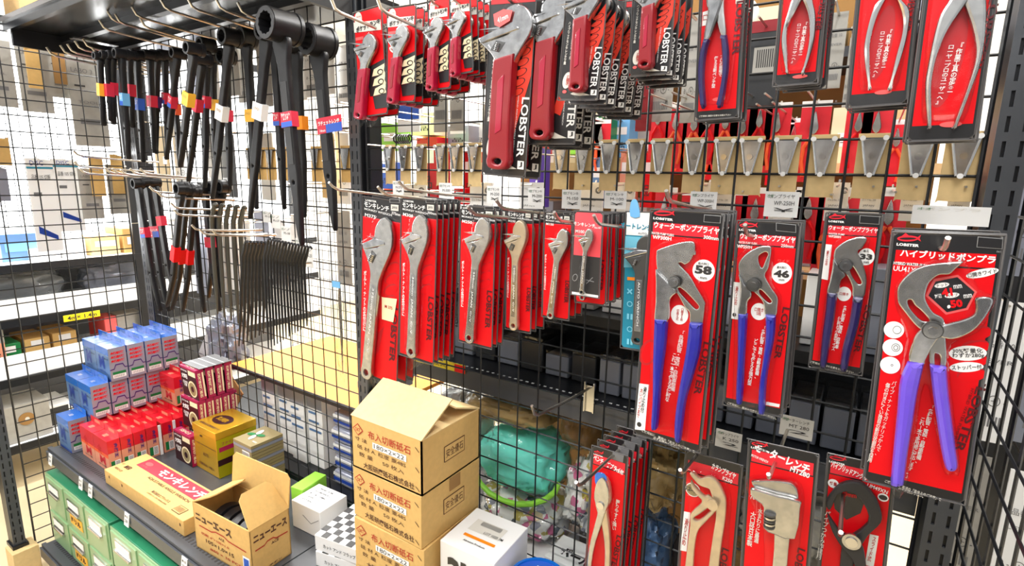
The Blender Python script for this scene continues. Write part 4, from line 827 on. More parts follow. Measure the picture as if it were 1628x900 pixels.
# --- top row: black LOBSTER cards with dark red grips ---------------------------
BLK = [([(781, -6), (854, -12), (836, 284), (767, 275)], -.165, (815, 12), (800, 268), 2, .05, 'largest one', 'hyb'),
       ([(850, -20), (930, -30), (913, 233), (842, 226)], -.15, (880, -5), (866, 222), 3, .03, 'next to the largest', 'hyb'),
       ([(903, -30), (970, -36), (950, 161), (888, 158)], -.23, (935, -20), (925, 148), 6, .03, 'thickest stack', 'hyb'),
       ([(1010, -50), (1077, -55), (1065, 122), (1000, 118)], -.2, (1040, -30), (1032, 112), 4, .022, 'shortest stack', 'hyb')]
for quad, Y, hd, ft, n, st, extra, _k in BLK:
    base = 'black card with a dark red wrench grip, '+extra+', %s'
    pk = Pack('hybrid_wrench_pack', base % ORD[0], 'tool pack', quad, Y, 'carded dark red gripped wrenches, top row'); pk.card('black')
    x0, y0 = quad[0]; Wp = quad[1][0]-x0; Hp = quad[3][1]-y0; dx = (quad[3][0]-x0)/Hp; up = (quad[0][1]-quad[1][1])
    X = lambda a, b: (x0+a*Wp+dx*b*Hp, y0+b*Hp-a*up*(1-2.4*b if b < .9 else -1.2))
    X = lambda a, b: (x0+a*Wp+dx*b*Hp, y0+b*Hp+a*(quad[2][1]-quad[3][1])*b-a*up*(1-b))
    pk.poly([X(0.02, .0), X(.98, .0), X(.98, .05), X(.02, .05)], 'red_dark', -.0016); pk.poly([X(.78, .3), X(.99, .2), X(.96, .45), X(.6, .82), X(.45, .8), X(.62, .6)], 'orange_red', -.0016)
    for j in range(5): a, b = .8-.03*j, .32+j*.055; pk.disc(*X(a, b), .14*Wp, .021*Hp, 'black', -.0018, 20).disc(*X(a, b), .12*Wp, .018*Hp, 'orange_red', -.002, 20)
    pk.poly([X(.12, .4), X(.3, .42), X(.25, .78), X(.1, .8)], 'orange_red', -.0016) if Wp > 69 else None
    pk.T('LOBSTER', *X(.84, .73), Hp*.34, Wp*.16, 'white', -93, .02); pk.T('HYBRID ADJUSTABLE ANGLE WRENCH', *X(.68, .72), Hp*.33, Wp*.035, 'white', -93, 0)
    pk.V('ハイブリッドモンキレンチ軽量', *X(.12, .53), Wp*.05, Hp*.36, 'offwhite', -3); pk.V('握りやすい新設計グリップ付', *X(.24, .5), Wp*.05, Hp*.34, 'offwhite', -3)
    pk.disc(*X(.18, .84), .1*Wp, .07*Hp, 'offwhite', -.0019, -12); pk.V('口開き', *X(.2, .84), Wp*.06, Hp*.08, 'ink_red', -8, y=-.0024); pk.disc(*X(.14, .935), .05*Wp, .014*Hp, 'red_pale', -.0019)
    pk.poly([X(.28, .95), X(.45, .92), X(.6, .94), X(.75, .955), X(.5, .965), X(.35, .96)], 'offwhite', -.0018); pk.poly([X(.76, .91), X(.9, .91), X(.9, .955), X(.76, .955)], 'white', -.0018); pk.T('J', *X(.83, .93), Wp*.07, Hp*.03, 'black_soft', y=-.0024)
    foot, head = pk.L(*ft), pk.L(*hd); o = adj_wrench(pk.root, foot, head, 'steel', grip='crimson', gripfrac=.68, wide=1.75, th=.013)
    if n == 2:
        q = MB(); pp = [pk.L(*p) for p in ((796, 28), (812, 20), (826, 22), (822, 38), (806, 48), (798, 45))]; q.flat(pp, -.0205, 'red_pale'); q.text('41mm', *pk.L(811, 34), .02, .008, 'white', rot=.3, y=-.021); q.build('sticker', o)
    adj_blister(pk, foot, head); pk.finish(); pk.stack(n, st, base, dx=.001, dz=-.002); TOPS.append((pk.O.x, pk.O.z, Y))
# --- top row: fence / cutting pliers --------------------------------------------
def tongs(label, quad, Y, n, st, outlines, grips, gmat, group, black_band=.915, txt=None):
    pk = Pack('pliers_pack', label % ORD[0], 'tool pack', quad, Y, group); pk.card('black'); pk.band(.0, black_band, 'red', -.93, .93)
    if txt: txt(pk)
    o = None
    for i, (pts, mt) in enumerate(outlines):
        m = MB().plate(outline_of(pk, pts), -.012-.002*i, -.003-.002*i, mt, .0028, res=4)
        o = m.build('pliers', pk.root) if o is None else m.build('second_handle', o)
    for g in grips: MB().plate(outline_of(pk, g), -.016, -.002, gmat, .0055, res=4).build('grip', o)
    w, h = pk.w/2*.8, pk.h
    MB().plate([(-w, -.12*h), (-w, -.12*h), (w, -.12*h), (w, -.12*h), (w*1.02, -.5*h), (w*.8, -.88*h), (w*.4, -.91*h), (-w*.4, -.91*h), (-w*.8, -.88*h), (-w*1.02, -.5*h)], -.022, -.001, 'clear', .008, res=3).build('blister', pk.root)
    pk.finish(); TOPS.append((pk.O.x, pk.O.z, Y)); return pk
z9 = lambda L: [(1090+x/4.5, y/4.5) for x, y in L]
def t9(pk):
    pk.T('LOBSTER', 1174, 45, 85, 12, 'lob_dark', -92, .03); pk.poly([(1118, 20), (1127, 17), (1126, 40), (1117, 42)], 'white', -.002); pk.T('口', 1122, 29, 7, 9, 'ink_red', y=-.0024)
    pk.V('プロの現場で', 1147, 105, 5, 34, 'white', -3); pk.V('使える新ペンチ型', 1137, 115, 5, 50, 'white', -3); pk.T('ご使用前に裏面の注意をお読み下さい', 1137, 184, 50, 3, 'offwhite', -2); pk.poly([(1170, 0), (1182, -1), (1181, 6), (1170, 7)], 'offwhite', -.002); pk.disc(1142, 158, 9, 3, 'red_pale')
l9 = 'red card with navy-handled pliers hanging in the top row, %s'
pk = tongs(l9, [(1115, -70), (1190, -76), (1173, 190), (1106, 190)], -.17, 3, .02,
      [(z9([(195, -300), (250, -300), (300, -100), (290, 60), (305, 265), (265, 265), (240, 180), (230, 100), (180, 20), (150, -100)]), 'satin'), (z9([(235, 170), (190, 295), (145, 292), (175, 100), (165, 50), (160, -120), (220, -200), (290, -80), (280, 30)]), 'steel')],
      [z9([(145, 285), (145, 285), (190, 290), (190, 290), (165, 380), (150, 500), (150, 620), (158, 740), (150, 778), (125, 775), (108, 660), (102, 520), (115, 400)]), z9([(262, 262), (262, 262), (308, 262), (308, 262), (322, 380), (318, 520), (295, 660), (268, 765), (245, 780), (240, 755), (262, 640), (275, 500), (272, 380)])], 'navy_grip', 'carded pliers, top row', .94, t9)
pk.stack(3, .02, l9, dx=.001)
def tri_text(cx, cy, sc, lob):
    def f(pk):
        pk.V('『作業工具の定番ー', cx+5*sc, cy, 5.5*sc, 52*sc, 'white', -4); pk.V('ローヤープロのユーザーへ』', cx-6*sc, cy+8*sc, 5.5*sc, 62*sc, 'white', -4)
        pk.T('LOBSTER', lob[0], lob[1], lob[2], 11*sc, 'lob_dark', -95, .02); pk.disc(cx, cy+60*sc, 12*sc, 3*sc, 'red_pale')
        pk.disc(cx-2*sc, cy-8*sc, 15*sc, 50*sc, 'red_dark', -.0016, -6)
    return f
l10 = 'red card with polished long-handled pliers, smallest of the bare trio, %s'
pk = tongs(l10, [(1249, -90), (1323, -96), (1300, 137), (1229, 134)], -.2, 4, .016,
      [(z9([(820, -250), (905, -250), (915, 0), (935, 120), (930, 270), (895, 420), (850, 540), (835, 530), (870, 400), (890, 270), (885, 150), (850, 40), (800, -60)]), 'chrome'), (z9([(830, -250), (760, -150), (770, -20), (745, 80), (710, 200), (695, 300), (705, 420), (725, 530), (745, 535), (740, 420), (735, 300), (745, 200), (790, 120), (840, 20), (900, -100)]), 'chrome')], [], 'steel', 'carded bare-handled pliers, top row', .915, tri_text(1272, 62, 1.0, (1306, 20, 60)))
pk.T('ご使用前に、裏面の注意をお読み下さい', 1262, 126, 56, 3, 'offwhite', -2); pk.stack(4, .016, l10, dx=.001)
z10 = lambda L: [(1320+x/3, y/3) for x, y in L]
l11 = 'red card with polished long-handled pliers, middle of the bare trio, %s'
pk = tongs(l11, [(1372, -110), (1475, -116), (1441, 171), (1347, 167)], -.2, 3, .02,
      [(z10([(235, -220), (345, -220), (335, -80), (335, 0), (375, 60), (370, 150), (345, 260), (290, 425), (278, 420), (310, 280), (340, 160), (335, 70), (290, -50)]), 'chrome'), (z10([(345, -220), (250, -150), (265, -30), (205, 50), (165, 200), (162, 300), (180, 425), (195, 425), (190, 300), (195, 200), (230, 80), (290, -40)]), 'chrome')], [], 'steel', 'carded bare-handled pliers, top row', .92, tri_text(1404, 78, 1.15, (1447, 18, 70)))
pk.T('ご使用前に、裏面の「安全上のご注意」を\n必ずお読み下さい。', 1392, 158, 62, 6, 'offwhite', -2); pk.stack(3, .02, l11, dx=.001)
l12 = 'red card with the largest grey bare-handled pliers, beside the end post, %s'
pk = tongs(l12, [(1488, -130), (1602, -136), (1552, 226), (1438, 222)], -.21, 4, .016,
      [(z10([(540, -200), (720, -200), (735, 0), (735, 130), (715, 290), (660, 450), (600, 605), (580, 605), (640, 440), (685, 280), (672, 160), (640, 60), (600, -60)]), 'satin'), (z10([(720, -200), (560, -150), (575, -20), (520, 80), (490, 180), (460, 330), (448, 430), (458, 605), (480, 605), (478, 430), (492, 330), (515, 250), (560, 150), (640, 30), (700, -80)]), 'satin')], [], 'steel', 'carded bare-handled pliers, top row', .925, tri_text(1511, 108, 1.5, (1567, 55, 120)))
pk.T('ご使用前に、裏面の「安全上のご注意」を\n必ずお読み下さい。', 1492, 211, 80, 8, 'offwhite', -2); pk.stack(4, .016, l12, dx=.001)

# --- bottom row ----------------------------------------------------------------
z8b = lambda L: [(900+x/2.96, 680+y/2.96) for x, y in L]
def short(label, quad, Y, group, title, code, ttx, lab2=None):
    pk = Pack('pliers_pack', label, 'tool pack', quad, Y, group); pk.card('black'); pk.band(.052, .115, 'red_header', -.93, .93); pk.band(.122, .96, 'red', -.95, .95)
    return pk
lb = 'red card with brass-toned slip joint pliers in the lowest row, %s'
pk = short(lb % ORD[0], [(943, 709), (998, 723), (985, 960), (928, 940)], -.13, 'carded pliers, lowest row', '', '', '')
lobster_mark(pk, 952, 719, 14); pk.T('ペンチーズプライヤ', 968, 738, 50, 9, 'white', -12, .03); pk.T('PLIERS', 985, 749, 14, 4, 'white', -12); pk.poly([(975, 716), (993, 722), (991, 735), (973, 729)], 'grey_mid', -.002)
pk.V('握りやすく強い', 980, 818, 5, 50, 'offwhite', -4); pk.T('LOBSTER', 980, 880, 60, 8, 'lob_dark', -96, .03)
o = MB().plate(outline_of(pk, z8b([(150, 330), (160, 250), (185, 215), (215, 250), (222, 330), (205, 370), (215, 460), (220, 560), (215, 700), (200, 760), (190, 700), (195, 560), (180, 440), (160, 380)])), -.013, -.003, 'warm_steel', .002, res=3).build('pliers', pk.root)
MB().plate(outline_of(pk, z8b([(218, 330), (215, 260), (190, 215), (160, 240), (148, 310), (165, 370), (150, 440), (125, 540), (115, 640), (125, 760), (135, 760), (135, 640), (150, 540), (175, 460), (200, 380)])), -.016, -.0075, 'satin', .002, res=3).build('front_jaw', o)
x, z = pk.L(*z8b([(180, 345)])[0]); MB().cyl((x, -.017, z), (0, 1, 0), .0065, .003, 'chrome', 20).build('pivot_nut', o)
MB().plate(outline_of(pk, z8b([(140, 230), (180, 190), (215, 210), (235, 320), (225, 420), (240, 640), (225, 780), (110, 780), (105, 600), (140, 400)])), -.022, -.001, 'clear', .005, res=3).build('blister', pk.root)
MB().plate(outline_of(pk, z8b([(150, 205), (180, 195), (205, 215), (200, 270), (160, 270)])), -.0135, -.0125, 'blue_box', .0004, res=2).build('blue_sticker', pk.root)
pk.finish(); pk.stack(5, .024, lb, dx=.0015)
pk = short('red card with beige-jawed pump pliers marked twelve to forty-nine', [(1092, 717), (1180, 738), (1160, 1000), (1072, 975)], -.12, None, '', '', '')
pk.T('カランプライヤ', 1151, 748, 40, 10, 'white', -12, .03); pk.T('K250', 1157, 762, 16, 6, 'white', -10, .02); pk.disc(1102, 778, 12, 11, 'white'); pk.disc(1102, 778, 10.5, 9.5, 'olive', -.0022); pk.T('12-49', 1101, 778, 20, 7, 'black_soft', -8, .03, -.0026); pk.T('LOBSTER', 1148, 905, 70, 11, 'lob_dark', -95, .03)
pk.poly([(1088, 812), (1098, 814), (1092, 876), (1082, 874)], 'white', -.002); pk.V('滑り止め', 1090, 845, 5, 44, 'ink_red', -3, y=-.0024)
o = MB().plate(outline_of(pk, z8b([(590, 205), (610, 200), (640, 225), (680, 215), (720, 240), (752, 300), (760, 340), (755, 420), (740, 520), (725, 640), (715, 760), (670, 760), (680, 620), (700, 480), (712, 400), (705, 340), (690, 300), (680, 275), (650, 265), (625, 250)])), -.011, -.003, 'warm_steel', .002, res=3).build('pliers', pk.root)
MB().plate(outline_of(pk, z8b([(598, 230), (620, 262), (660, 300), (680, 300), (720, 340), (715, 370), (660, 430), (630, 470), (615, 560), (600, 760), (560, 760), (580, 560), (595, 440), (600, 380), (650, 330), (630, 300), (605, 270)])), -.016, -.008, 'warm_steel', .002, holes=[outline_of(pk, z8b([(640, 385), (690, 350), (700, 360), (640, 412), (612, 405)]))], res=3).build('front_jaw', o)
x, z = pk.L(*z8b([(702, 338)])[0]); MB().cyl((x, -.018, z), (0, 1, 0), .0085, .004, 'warm_steel', 20).build('pivot_nut', o)
MB().plate(outline_of(pk, z8b([(575, 190), (620, 180), (720, 205), (780, 300), (775, 450), (740, 780), (540, 780), (560, 500), (590, 380)])), -.022, -.001, 'clear', .006, res=3).build('blister', pk.root); pk.finish()
pk = short('red card with a heavy steel pipe wrench and red printed letters', [(1192, 697), (1301, 722), (1278, 1010), (1172, 980)], -.15, None, '', '', ''); lobster_mark(pk, 1207, 706, 24)
pk.T('モーターレンチ', 1243, 727, 92, 15, 'white', -13, .04); pk.T('MT280', 1272, 750, 32, 8, 'white', -10, .03); pk.T('MOTOR WRENCH', 1208, 728, 28, 4, 'white', -12); pk.T('70', 1197, 789, 7, 8, 'white'); pk.V('水まわりに最適', 1206, 835, 6, 56, 'offwhite', -3); pk.V('大口径日本製', 1195, 840, 7, 56, 'offwhite', -3); pk.T('LOBSTER', 1268, 905, 70, 12, 'lob_dark', -95, .03)
o = MB().plate(outline_of(pk, z8b([(878, 238), (920, 232), (980, 232), (1040, 238), (1080, 255), (1098, 300), (1096, 420), (1075, 495), (1058, 495), (1045, 640), (1030, 780), (970, 780), (975, 640), (985, 470), (940, 440), (940, 330), (1000, 300), (960, 285), (900, 270)])), -.012, -.003, 'satin', .002, res=2).build('pipe_wrench', pk.root)
MB().plate(outline_of(pk, z8b([(878, 262), (905, 262), (1000, 290), (1000, 290), (1105, 315), (1108, 350), (1085, 490), (990, 470), (940, 440), (940, 345), (915, 320), (885, 295)])), -.02, -.011, 'satin', .002, res=2).build('movable_jaw', o)
x, z = pk.L(*z8b([(968, 400)])[0]); m = MB()
for k in range(5): m.cyl((x, -.021, z+(k-2)*.0045), (0, .0, 1), .0075, .0028, 'chrome' if k % 2 else 'dark_steel', 14)
m.build('adjusting_screw', o)
for k in range(2): pk.poly([z8b([(896+k*18, 320)])[0], z8b([(899+k*18, 320)])[0], z8b([(899+k*18, 400)])[0], z8b([(896+k*18, 400)])[0]], 'red_pale', -.002)
MB().plate(outline_of(pk, z8b([(862, 225), (960, 215), (1090, 235), (1125, 320), (1110, 480), (1065, 780), (950, 780), (940, 460), (890, 340)])), -.026, -.001, 'clear', .006, res=3).build('blister', pk.root); pk.finish()
pk = short('red card with black hybrid pliers and a black hexagon, mostly under the big card', [(1319, 720), (1422, 742), (1400, 1000), (1292, 975)], -.12, None, '', '', ''); lobster_mark(pk, 1331, 728, 24)
pk.T('ハイブリッドアングル', 1350, 748, 60, 10, 'white', -12, .03); pk.T('UM49XN', 1395, 776, 34, 6, 'white', -10); pk.disc(1325, 768, 9, 7, 'white'); pk.T('軽量', 1325, 768, 11, 6, 'ink_red', y=-.0024); pk.disc(1404, 790, 9, 6.5, 'white'); pk.disc(1404, 790, 7, 4, 'black', -.0022)
pk.poly(z8b([(1290, 265), (1370, 270), (1410, 330), (1385, 400), (1320, 430), (1265, 380), (1255, 310)]), 'black', -.002); pk.T('49mm', 1350, 785, 22, 8, 'red', 5, .02, -.0026); pk.T('最大口開き', 1346, 775, 22, 5, 'white', 5, y=-.0026)
pk.V('パイプつかみ作業用', 1309, 850, 7, 80, 'offwhite', -5); pk.poly([(1383, 848), (1397, 851), (1389, 900), (1375, 897)], 'offwhite', -.002); pk.V('スライド式', 1386, 872, 5, 40, 'ink_red', -6, y=-.0024)
o = MB().plate(outline_of(pk, z8b([(1225, 330), (1290, 250), (1380, 240), (1440, 290), (1480, 370), (1480, 430), (1420, 490), (1380, 560), (1350, 640), (1320, 780), (1280, 780), (1290, 620), (1310, 520), (1420, 430), (1400, 340), (1340, 285), (1280, 300), (1245, 370)])), -.012, -.003, 'blackox2', .002, res=3).build('pliers', pk.root)
MB().plate(outline_of(pk, z8b([(1232, 380), (1262, 420), (1300, 470), (1340, 480), (1390, 520), (1410, 600), (1420, 780), (1380, 780), (1360, 620), (1320, 560), (1290, 520), (1255, 460)])), -.017, -.009, 'blackox2', .002, res=3).build('front_jaw', o)
x, z = pk.L(*z8b([(1345, 500)])[0]); MB().cyl((x, -.019, z), (0, 1, 0), .011, .004, 'satin', 24).cyl((x, -.022, z), (0, 1, 0), .007, .002, 'chrome', 20).build('pivot_nut', o)
pk.finish()

for i, (x_, z_, y_) in enumerate(TOPS):
    if i > 1: hook(x_, z_-.016, -y_+.012, 'wire display hook of the top row, %s from the middle post' % NTH[i], 'display hooks of the top row', tip=.012, rise=.004, plate=False)
# --- hooks of the carded bay ---------------------------------------------------
def hk(tip, Yt, label, rise=.012, group='display hooks of the tool bay', L=None):
    p = at(*tip, 'Y', Yt)
    hook(p.x, p.z-.012-rise, -Yt-.012, label, group, tip=.012, rise=rise, plate=False)
for i, (tip, Yt) in enumerate((((524, 290), -.25), ((602, 297), -.26), ((635, 288), -.24), ((745, 328), -.25), ((790, 318), -.24), ((882, 337), -.23), ((945, 342), -.23), ((1060, 303), -.25), ((1185, 357), -.22), ((1507, 378), -.245), ((917, 766), -.27), ((1082, 746), -.21), ((1222, 753), -.22), ((1337, 845), -.25))):
    hk(tip, Yt, 'bare wire display hook with upturned tip, %s along the carded tools' % NTH[i], rise=(.02 if i < 9 else .012))
# ================================================================ goods on the shelf
def carton(name, label, cat, x0, x1, y0, y1, z0, h, mt, rotz=0, group=None, bevel=.0015, build=True):
    cx, cy = (x0+x1)/2, (y0+y1)/2; t = thing(name, label, cat, (cx, cy, z0), (0, 0, radians(rotz)), group)
    w, d = (x1-x0)/2, (y1-y0)/2
    if build: MB().box(-w, w, -d, d, 0, h, mt).build('box_body', t, bevel=bevel)
    return t, w, d
FX = lambda w: Matrix(((0, 1, 0, 0), (0, 0, 0, 0), (0, 0, 0, 0), (0, 0, 0, 1)))
def face_xf(kind, w, d, h):
    """local (x right, z up, y=-out) print plane onto a face of a box centred on its base"""
    if kind == 'front': return Matrix.Translation((0, -d, 0))
    if kind == 'right': return Matrix.Translation((w, 0, 0)) @ Matrix.Rotation(pi/2, 4, 'Z')
    if kind == 'top': return Matrix.Translation((0, 0, h)) @ Matrix.Rotation(-pi/2, 4, 'X')
def put(dst, src, kind, w, d, h): dst.merge(src, face_xf(kind, w, d, h)); return dst
Y_ = -.0005
# blue boxes ------------------------------------------------------
def disc_box(name, label, cat, loc, dims, c_top, c_front, c_side, c_flap, group, kind):
    w, d, h = dims[0]/2, dims[1]/2, dims[2]
    t = thing(name, label, cat, loc, group=group)
    m = MB()
    v = [(-w, -d, 0), (w, -d, 0), (w, d, 0), (-w, d, 0), (-w, -d, h), (w, -d, h), (w, d, h), (-w, d, h)]
    m.add(v, [(0, 3, 2, 1)], c_side).add(v, [(4, 5, 6, 7)], c_top).add(v, [(0, 1, 5, 4)], c_front).add(v, [(1, 2, 6, 5)], c_side).add(v, [(2, 3, 7, 6)], c_side).add(v, [(3, 0, 4, 7)], c_front)
    m.build('box_body', t)
    f = MB().box(-w, w, d-.0008, d, h-.001, h+.022, c_flap)
    f.box(-w*.4, w*.4, d-.0012, d-.0009, h+.006, h+.016, 'silver_blue' if kind == 'blue' else 'salmon')
    f.build('hang_flap', t)
    p = MB()
    if kind == 'blue':
        fr = MB(); fr.rect(-w, w, h*.78, h, Y_*.6, 'blue_box'); fr.rect(-w, w, 0, h*.06, Y_*.6, 'blue_deep')
        fr.text('M', -w*.15, h*.52, w*.8, h*.4, 'blue_deep', y=Y_, bold=.05); fr.text('METAL', -w*.1, h*.24, w*.9, h*.06, 'blue_deep', y=Y_)
        fr.text('105×1.0', w*.55, h*.66, w*.6, h*.06, 'black_soft', y=Y_); put(p, fr, 'front', w, d, h)
        sd = MB(); q = d
        for k in range(3): sd.text('金属用切断', 0, h*(.84-.12*k), q*1.55, h*.09, 'red', y=Y_, bold=.06)
        sd.add([(-q, Y_, h*.36), (-q*.55, Y_, h*.38), (-q*.35, Y_, h*.5), (q*.5, Y_, h*.5), (q*.72, Y_, h*.38), (q, Y_, h*.38), (q, Y_, h*.35), (q*.66, Y_, h*.35), (q*.45, Y_, h*.465), (-q*.3, Y_, h*.465), (-q*.5, Y_, h*.345), (-q, Y_, h*.33)],
               [(0, 1, 10, 11), (1, 2, 9, 10), (2, 3, 8, 9), (3, 4, 7, 8), (4, 5, 6, 7)], 'purple_ink')
        sd.rect(-q*.75, q*.75, h*.08, h*.26, Y_, 'white'); sd.rect(-q*.75, q*.75, h*.19, h*.27, Y_*1.3, 'green')
        for k in range(12): sd.rect(-q*.6+k*q*.1, -q*.57+k*q*.1, h*.1, h*.17, Y_*1.5, 'black_soft')
        put(p, sd, 'right', w, d, h)
        tp = MB(); tp.text('10', 0, 0, w*.3, d*.5, 'white', y=Y_); put(p, tp, 'top', w, d, h)
    else:
        fr = MB(); fr.rect(-w, w, h*.55, h, Y_*.6, 'red_box'); fr.rect(-w, w, h*.45, h*.55, Y_*.5, 'tangerine'); fr.text('金', -w*.2, h*.62, w*.6, h*.3, 'red_dark', y=Y_, bold=.04)
        fr.text('M', w*.1, h*.3, w*.8, h*.26, 'red_box', y=Y_, bold=.04); fr.text('105×1.0 切断', 0, h*.12, w*1.1, h*.06, 'black_soft', y=Y_)
        put(p, fr, 'front', w, d, h)
        sd = MB(); q = d
        sd.rect(-q, q, h*.6, h, Y_*.5, 'red_box'); sd.text('金属王', q*.3, h*.66, h*.46, q*.6, 'purple_ink', rot=-pi/2, y=Y_, bold=.05)
        sd.rect(-q*.7, q*.8, h*.06, h*.34, Y_, 'white'); sd.rect(-q*.7, -q*.1, h*.06, h*.34, Y_*1.4, 'green')
        for k in range(9): sd.rect(q*.05, q*.7, h*.09+k*h*.026, h*.1+k*h*.026, Y_*1.6, 'black_soft')
        put(p, sd, 'right', w, d, h)
        tp = MB(); tp.rect(-w*.25, w*.15, -d*.4, d*.4, Y_, 'salmon'); tp.text('1.0', -w*.05, 0, w*.3, d*.5, 'red_dark', y=Y_*1.4); put(p, tp, 'top', w, d, h)
    p.build('printing', t); return t
proto = None; BD = (.103, .052, .115)
tiers = [('top', .684, [(-1.08, -.225)], 4, 2), ('middle', .567, [(-1.09, -.283)], 5, 2), ('bottom', .451, [(-1.145, -.338)], 6, 1)]
for tn, z, ((x, y),), ncol, nrow in tiers:
    for c in range(ncol):
        for r in range(nrow):
            if tn == 'middle' and c == 4 and r == 0: continue
            lb = 'blue disc box in the %s tier, %s from the shelf edge%s' % (tn, NTH[c], '' if r == 0 else ', beside the side grid')
            P = (x-r*.106, y+.026+c*.0555, z)
            if proto is None: proto = disc_box('cutting_disc_box', lb, 'box', P, BD, 'blue_box', 'silver_blue', 'silver_card', 'blue_box', 'blue cutting disc boxes', 'blue')
            else: dup(proto, P, label=lb)
proto = None
RD = (.103, .0345, .106)
for c in range(7):
    for r in range(2):
        lb = 'slim red disc box on the shelf, %s row from the edge%s' % (NTH[c], ', its end showing' if r == 0 else ', behind its pair')
        x = -.905-r*.106; y = -.318+.0172+c*.0365+(.012 if c >= 4 else 0)
        if proto is None: proto = disc_box('slim_disc_box', lb, 'box', (x, y, .451), RD, 'red_box', 'salmon', 'salmon', 'red_box', 'slim red disc boxes on the shelf', 'red')
        else: dup(proto, (x, y, .451), label=lb)
dup(proto, (-.985, -.02, .5675), label='slim red disc box lying up in the middle tier beside the blue ones')
dup(proto, (-.985, -.058, .5675), label='slim red disc box in the middle tier, one nearer the shelf edge')
# white separators between the last red boxes
for i in range(2): MB().box(-.851, -.848, -.318+.035*(4+i*1.3)+.004, -.318+.035*(4+i*1.3)+.012, .451, .556, 'white').build('paper_divider', label=['white paper divider standing between red boxes, nearer one', 'white paper divider standing between red boxes, farther one'][i], cat='divider', group='white paper dividers')
# maroon disc boxes ----------------------------------------------
def maroon(label, loc, rot=(0, 0, 0)):
    w, d, h = .0525, .0125, .104
    t = thing('stone_disc_box', label, 'box', loc, rot, 'maroon boxes with a disc picture')
    MB().box(-w, w, -d, d, 0, h, 'maroon').build('box_body', t, bevel=.0008)
    p = MB(); fr = MB(); fr.rect(-w, w, 0, h*.93, Y_*.5, 'maroon_dark')
    fr.disc(w*.35, h*.32, h*.27, h*.27, Y_*1, 'cream'); fr.disc(w*.35, h*.32, h*.22, h*.22, Y_*1.4, 'olive'); fr.disc(w*.35, h*.32, h*.1, h*.1, Y_*1.8, 'maroon_dark')
    fr.rect(w*.05, w*.95, h*.76, h*.92, Y_*1, 'cream'); fr.text('大宝石', -w*.5, h*.68, w*.75, h*.17, 'white', y=Y_, bold=.05); fr.text('STONE', -w*.5, h*.86, w*.8, h*.06, 'white', y=Y_)
    fr.text('石材用\n切断', -w*.52, h*.42, w*.6, h*.2, 'white', y=Y_); fr.rect(-w, w, h*.93, h, Y_, 'maroon'); put(p, fr, 'front', w, d, h)
    sd = MB(); sd.rect(-d*.75, d*.35, h*.04, h*.96, Y_*.5, 'maroon'); sd.text('石材用切断砥石', -d*.2, h*.5, h*.8, d*.75, 'cream', rot=-pi/2, y=Y_, bold=.03); sd.rect(d*.5, d*.9, h*.1, h*.9, Y_, 'cream')
    put(p, sd, 'right', w, d, h); tp = MB(); tp.text('105×2.0', 0, 0, w*1.1, d*1.0, 'cream', y=Y_, bold=.02); put(p, tp, 'top', w, d, h); p.build('printing', t); return t
m0 = maroon('maroon disc box standing alone on the shelf in front of the stack', (-.735, -.142, .451))
for i in range(5): dup(m0, (-.755+.012, -.105+i*.0262, .556), label='maroon disc box in the lower row of the stack, '+NTH[i]+' from the front')
for i in range(4): dup(m0, (-.752+.01, -.097+i*.0285, .661), rot=(radians(3-i), 0, radians(-2+i)), label='maroon disc box in the upper row of the stack, '+NTH[i]+' from the front')
for i in range(4): dup(m0, (-.745, -.115+i*.0265, .4512), label='maroon disc box at the foot of the stack, behind the lone one, '+NTH[i]+' in') if i else None
t = thing('card_sheet', 'grey printed card sheet lying over the maroon boxes', 'card sheet', (-.745, -.05, .767))
MB().box(-.05, .06, -.055, .055, 0, .0015, 'grey_mid').build('sheet', t)
p = MB()
for k in range(3): p.quad((-.05, -.032+k*.028, .0018), (.06, -.032+k*.028, .0018), (.06, -.029+k*.028, .0018), (-.05, -.029+k*.028, .0018), 'white')
p.build('printing', t)
# gold box ---------------------------------------------------------
t, w, d = carton('gold_box', 'shiny gold box with a dark oval on its lid', 'box', -.683, -.548, -.142, -.012, .451, .15, 'gold')
MB().box(-w-.0015, w+.0015, -d-.0015, d+.0015, .128, .1515, 'gold').build('lid', t, bevel=.001)
p = MB(); tp = MB(); tp.disc(-w*.1, 0, w*.62, d*.42, -.002, 'maroon_dark'); tp.text('SUPER', -w*.1, d*.0, w*.8, d*.3, 'gold', y=-.0025, bold=.04); tp.text('本製品は切断専用です', 0, -d*.72, w*1.6, d*.16, 'ink_brown', y=-.002)
put(p, tp, 'top', w, d, .15); fr = MB(); fr.disc(-w*.3, .119, .008, .003, -.001, 'maroon_dark'); fr.rect(-w, w, .09, .0915, -.001, 'ink_brown'); fr.text('KOYO', 0, .06, .03, .012, 'ink_brown', y=-.001); fr.text('切断砥石 10枚入', 0, .022, .09, .01, 'ink_brown', y=-.001); put(p, fr, 'front', w, d, .15)
sd = MB(); sd.rect(-d, d, 0, .127, -.0006, 'gold_side'); sd.rect(-d*.9, d*.95, .085, .1, -.001, 'maroon'); sd.rect(-d, d, .04, .06, -.001, 'maroon_dark'); sd.text('ファイバーディスク', 0, .11, .1, .012, 'maroon', y=-.001); put(p, sd, 'right', w, d, .15); p.build('printing', t)
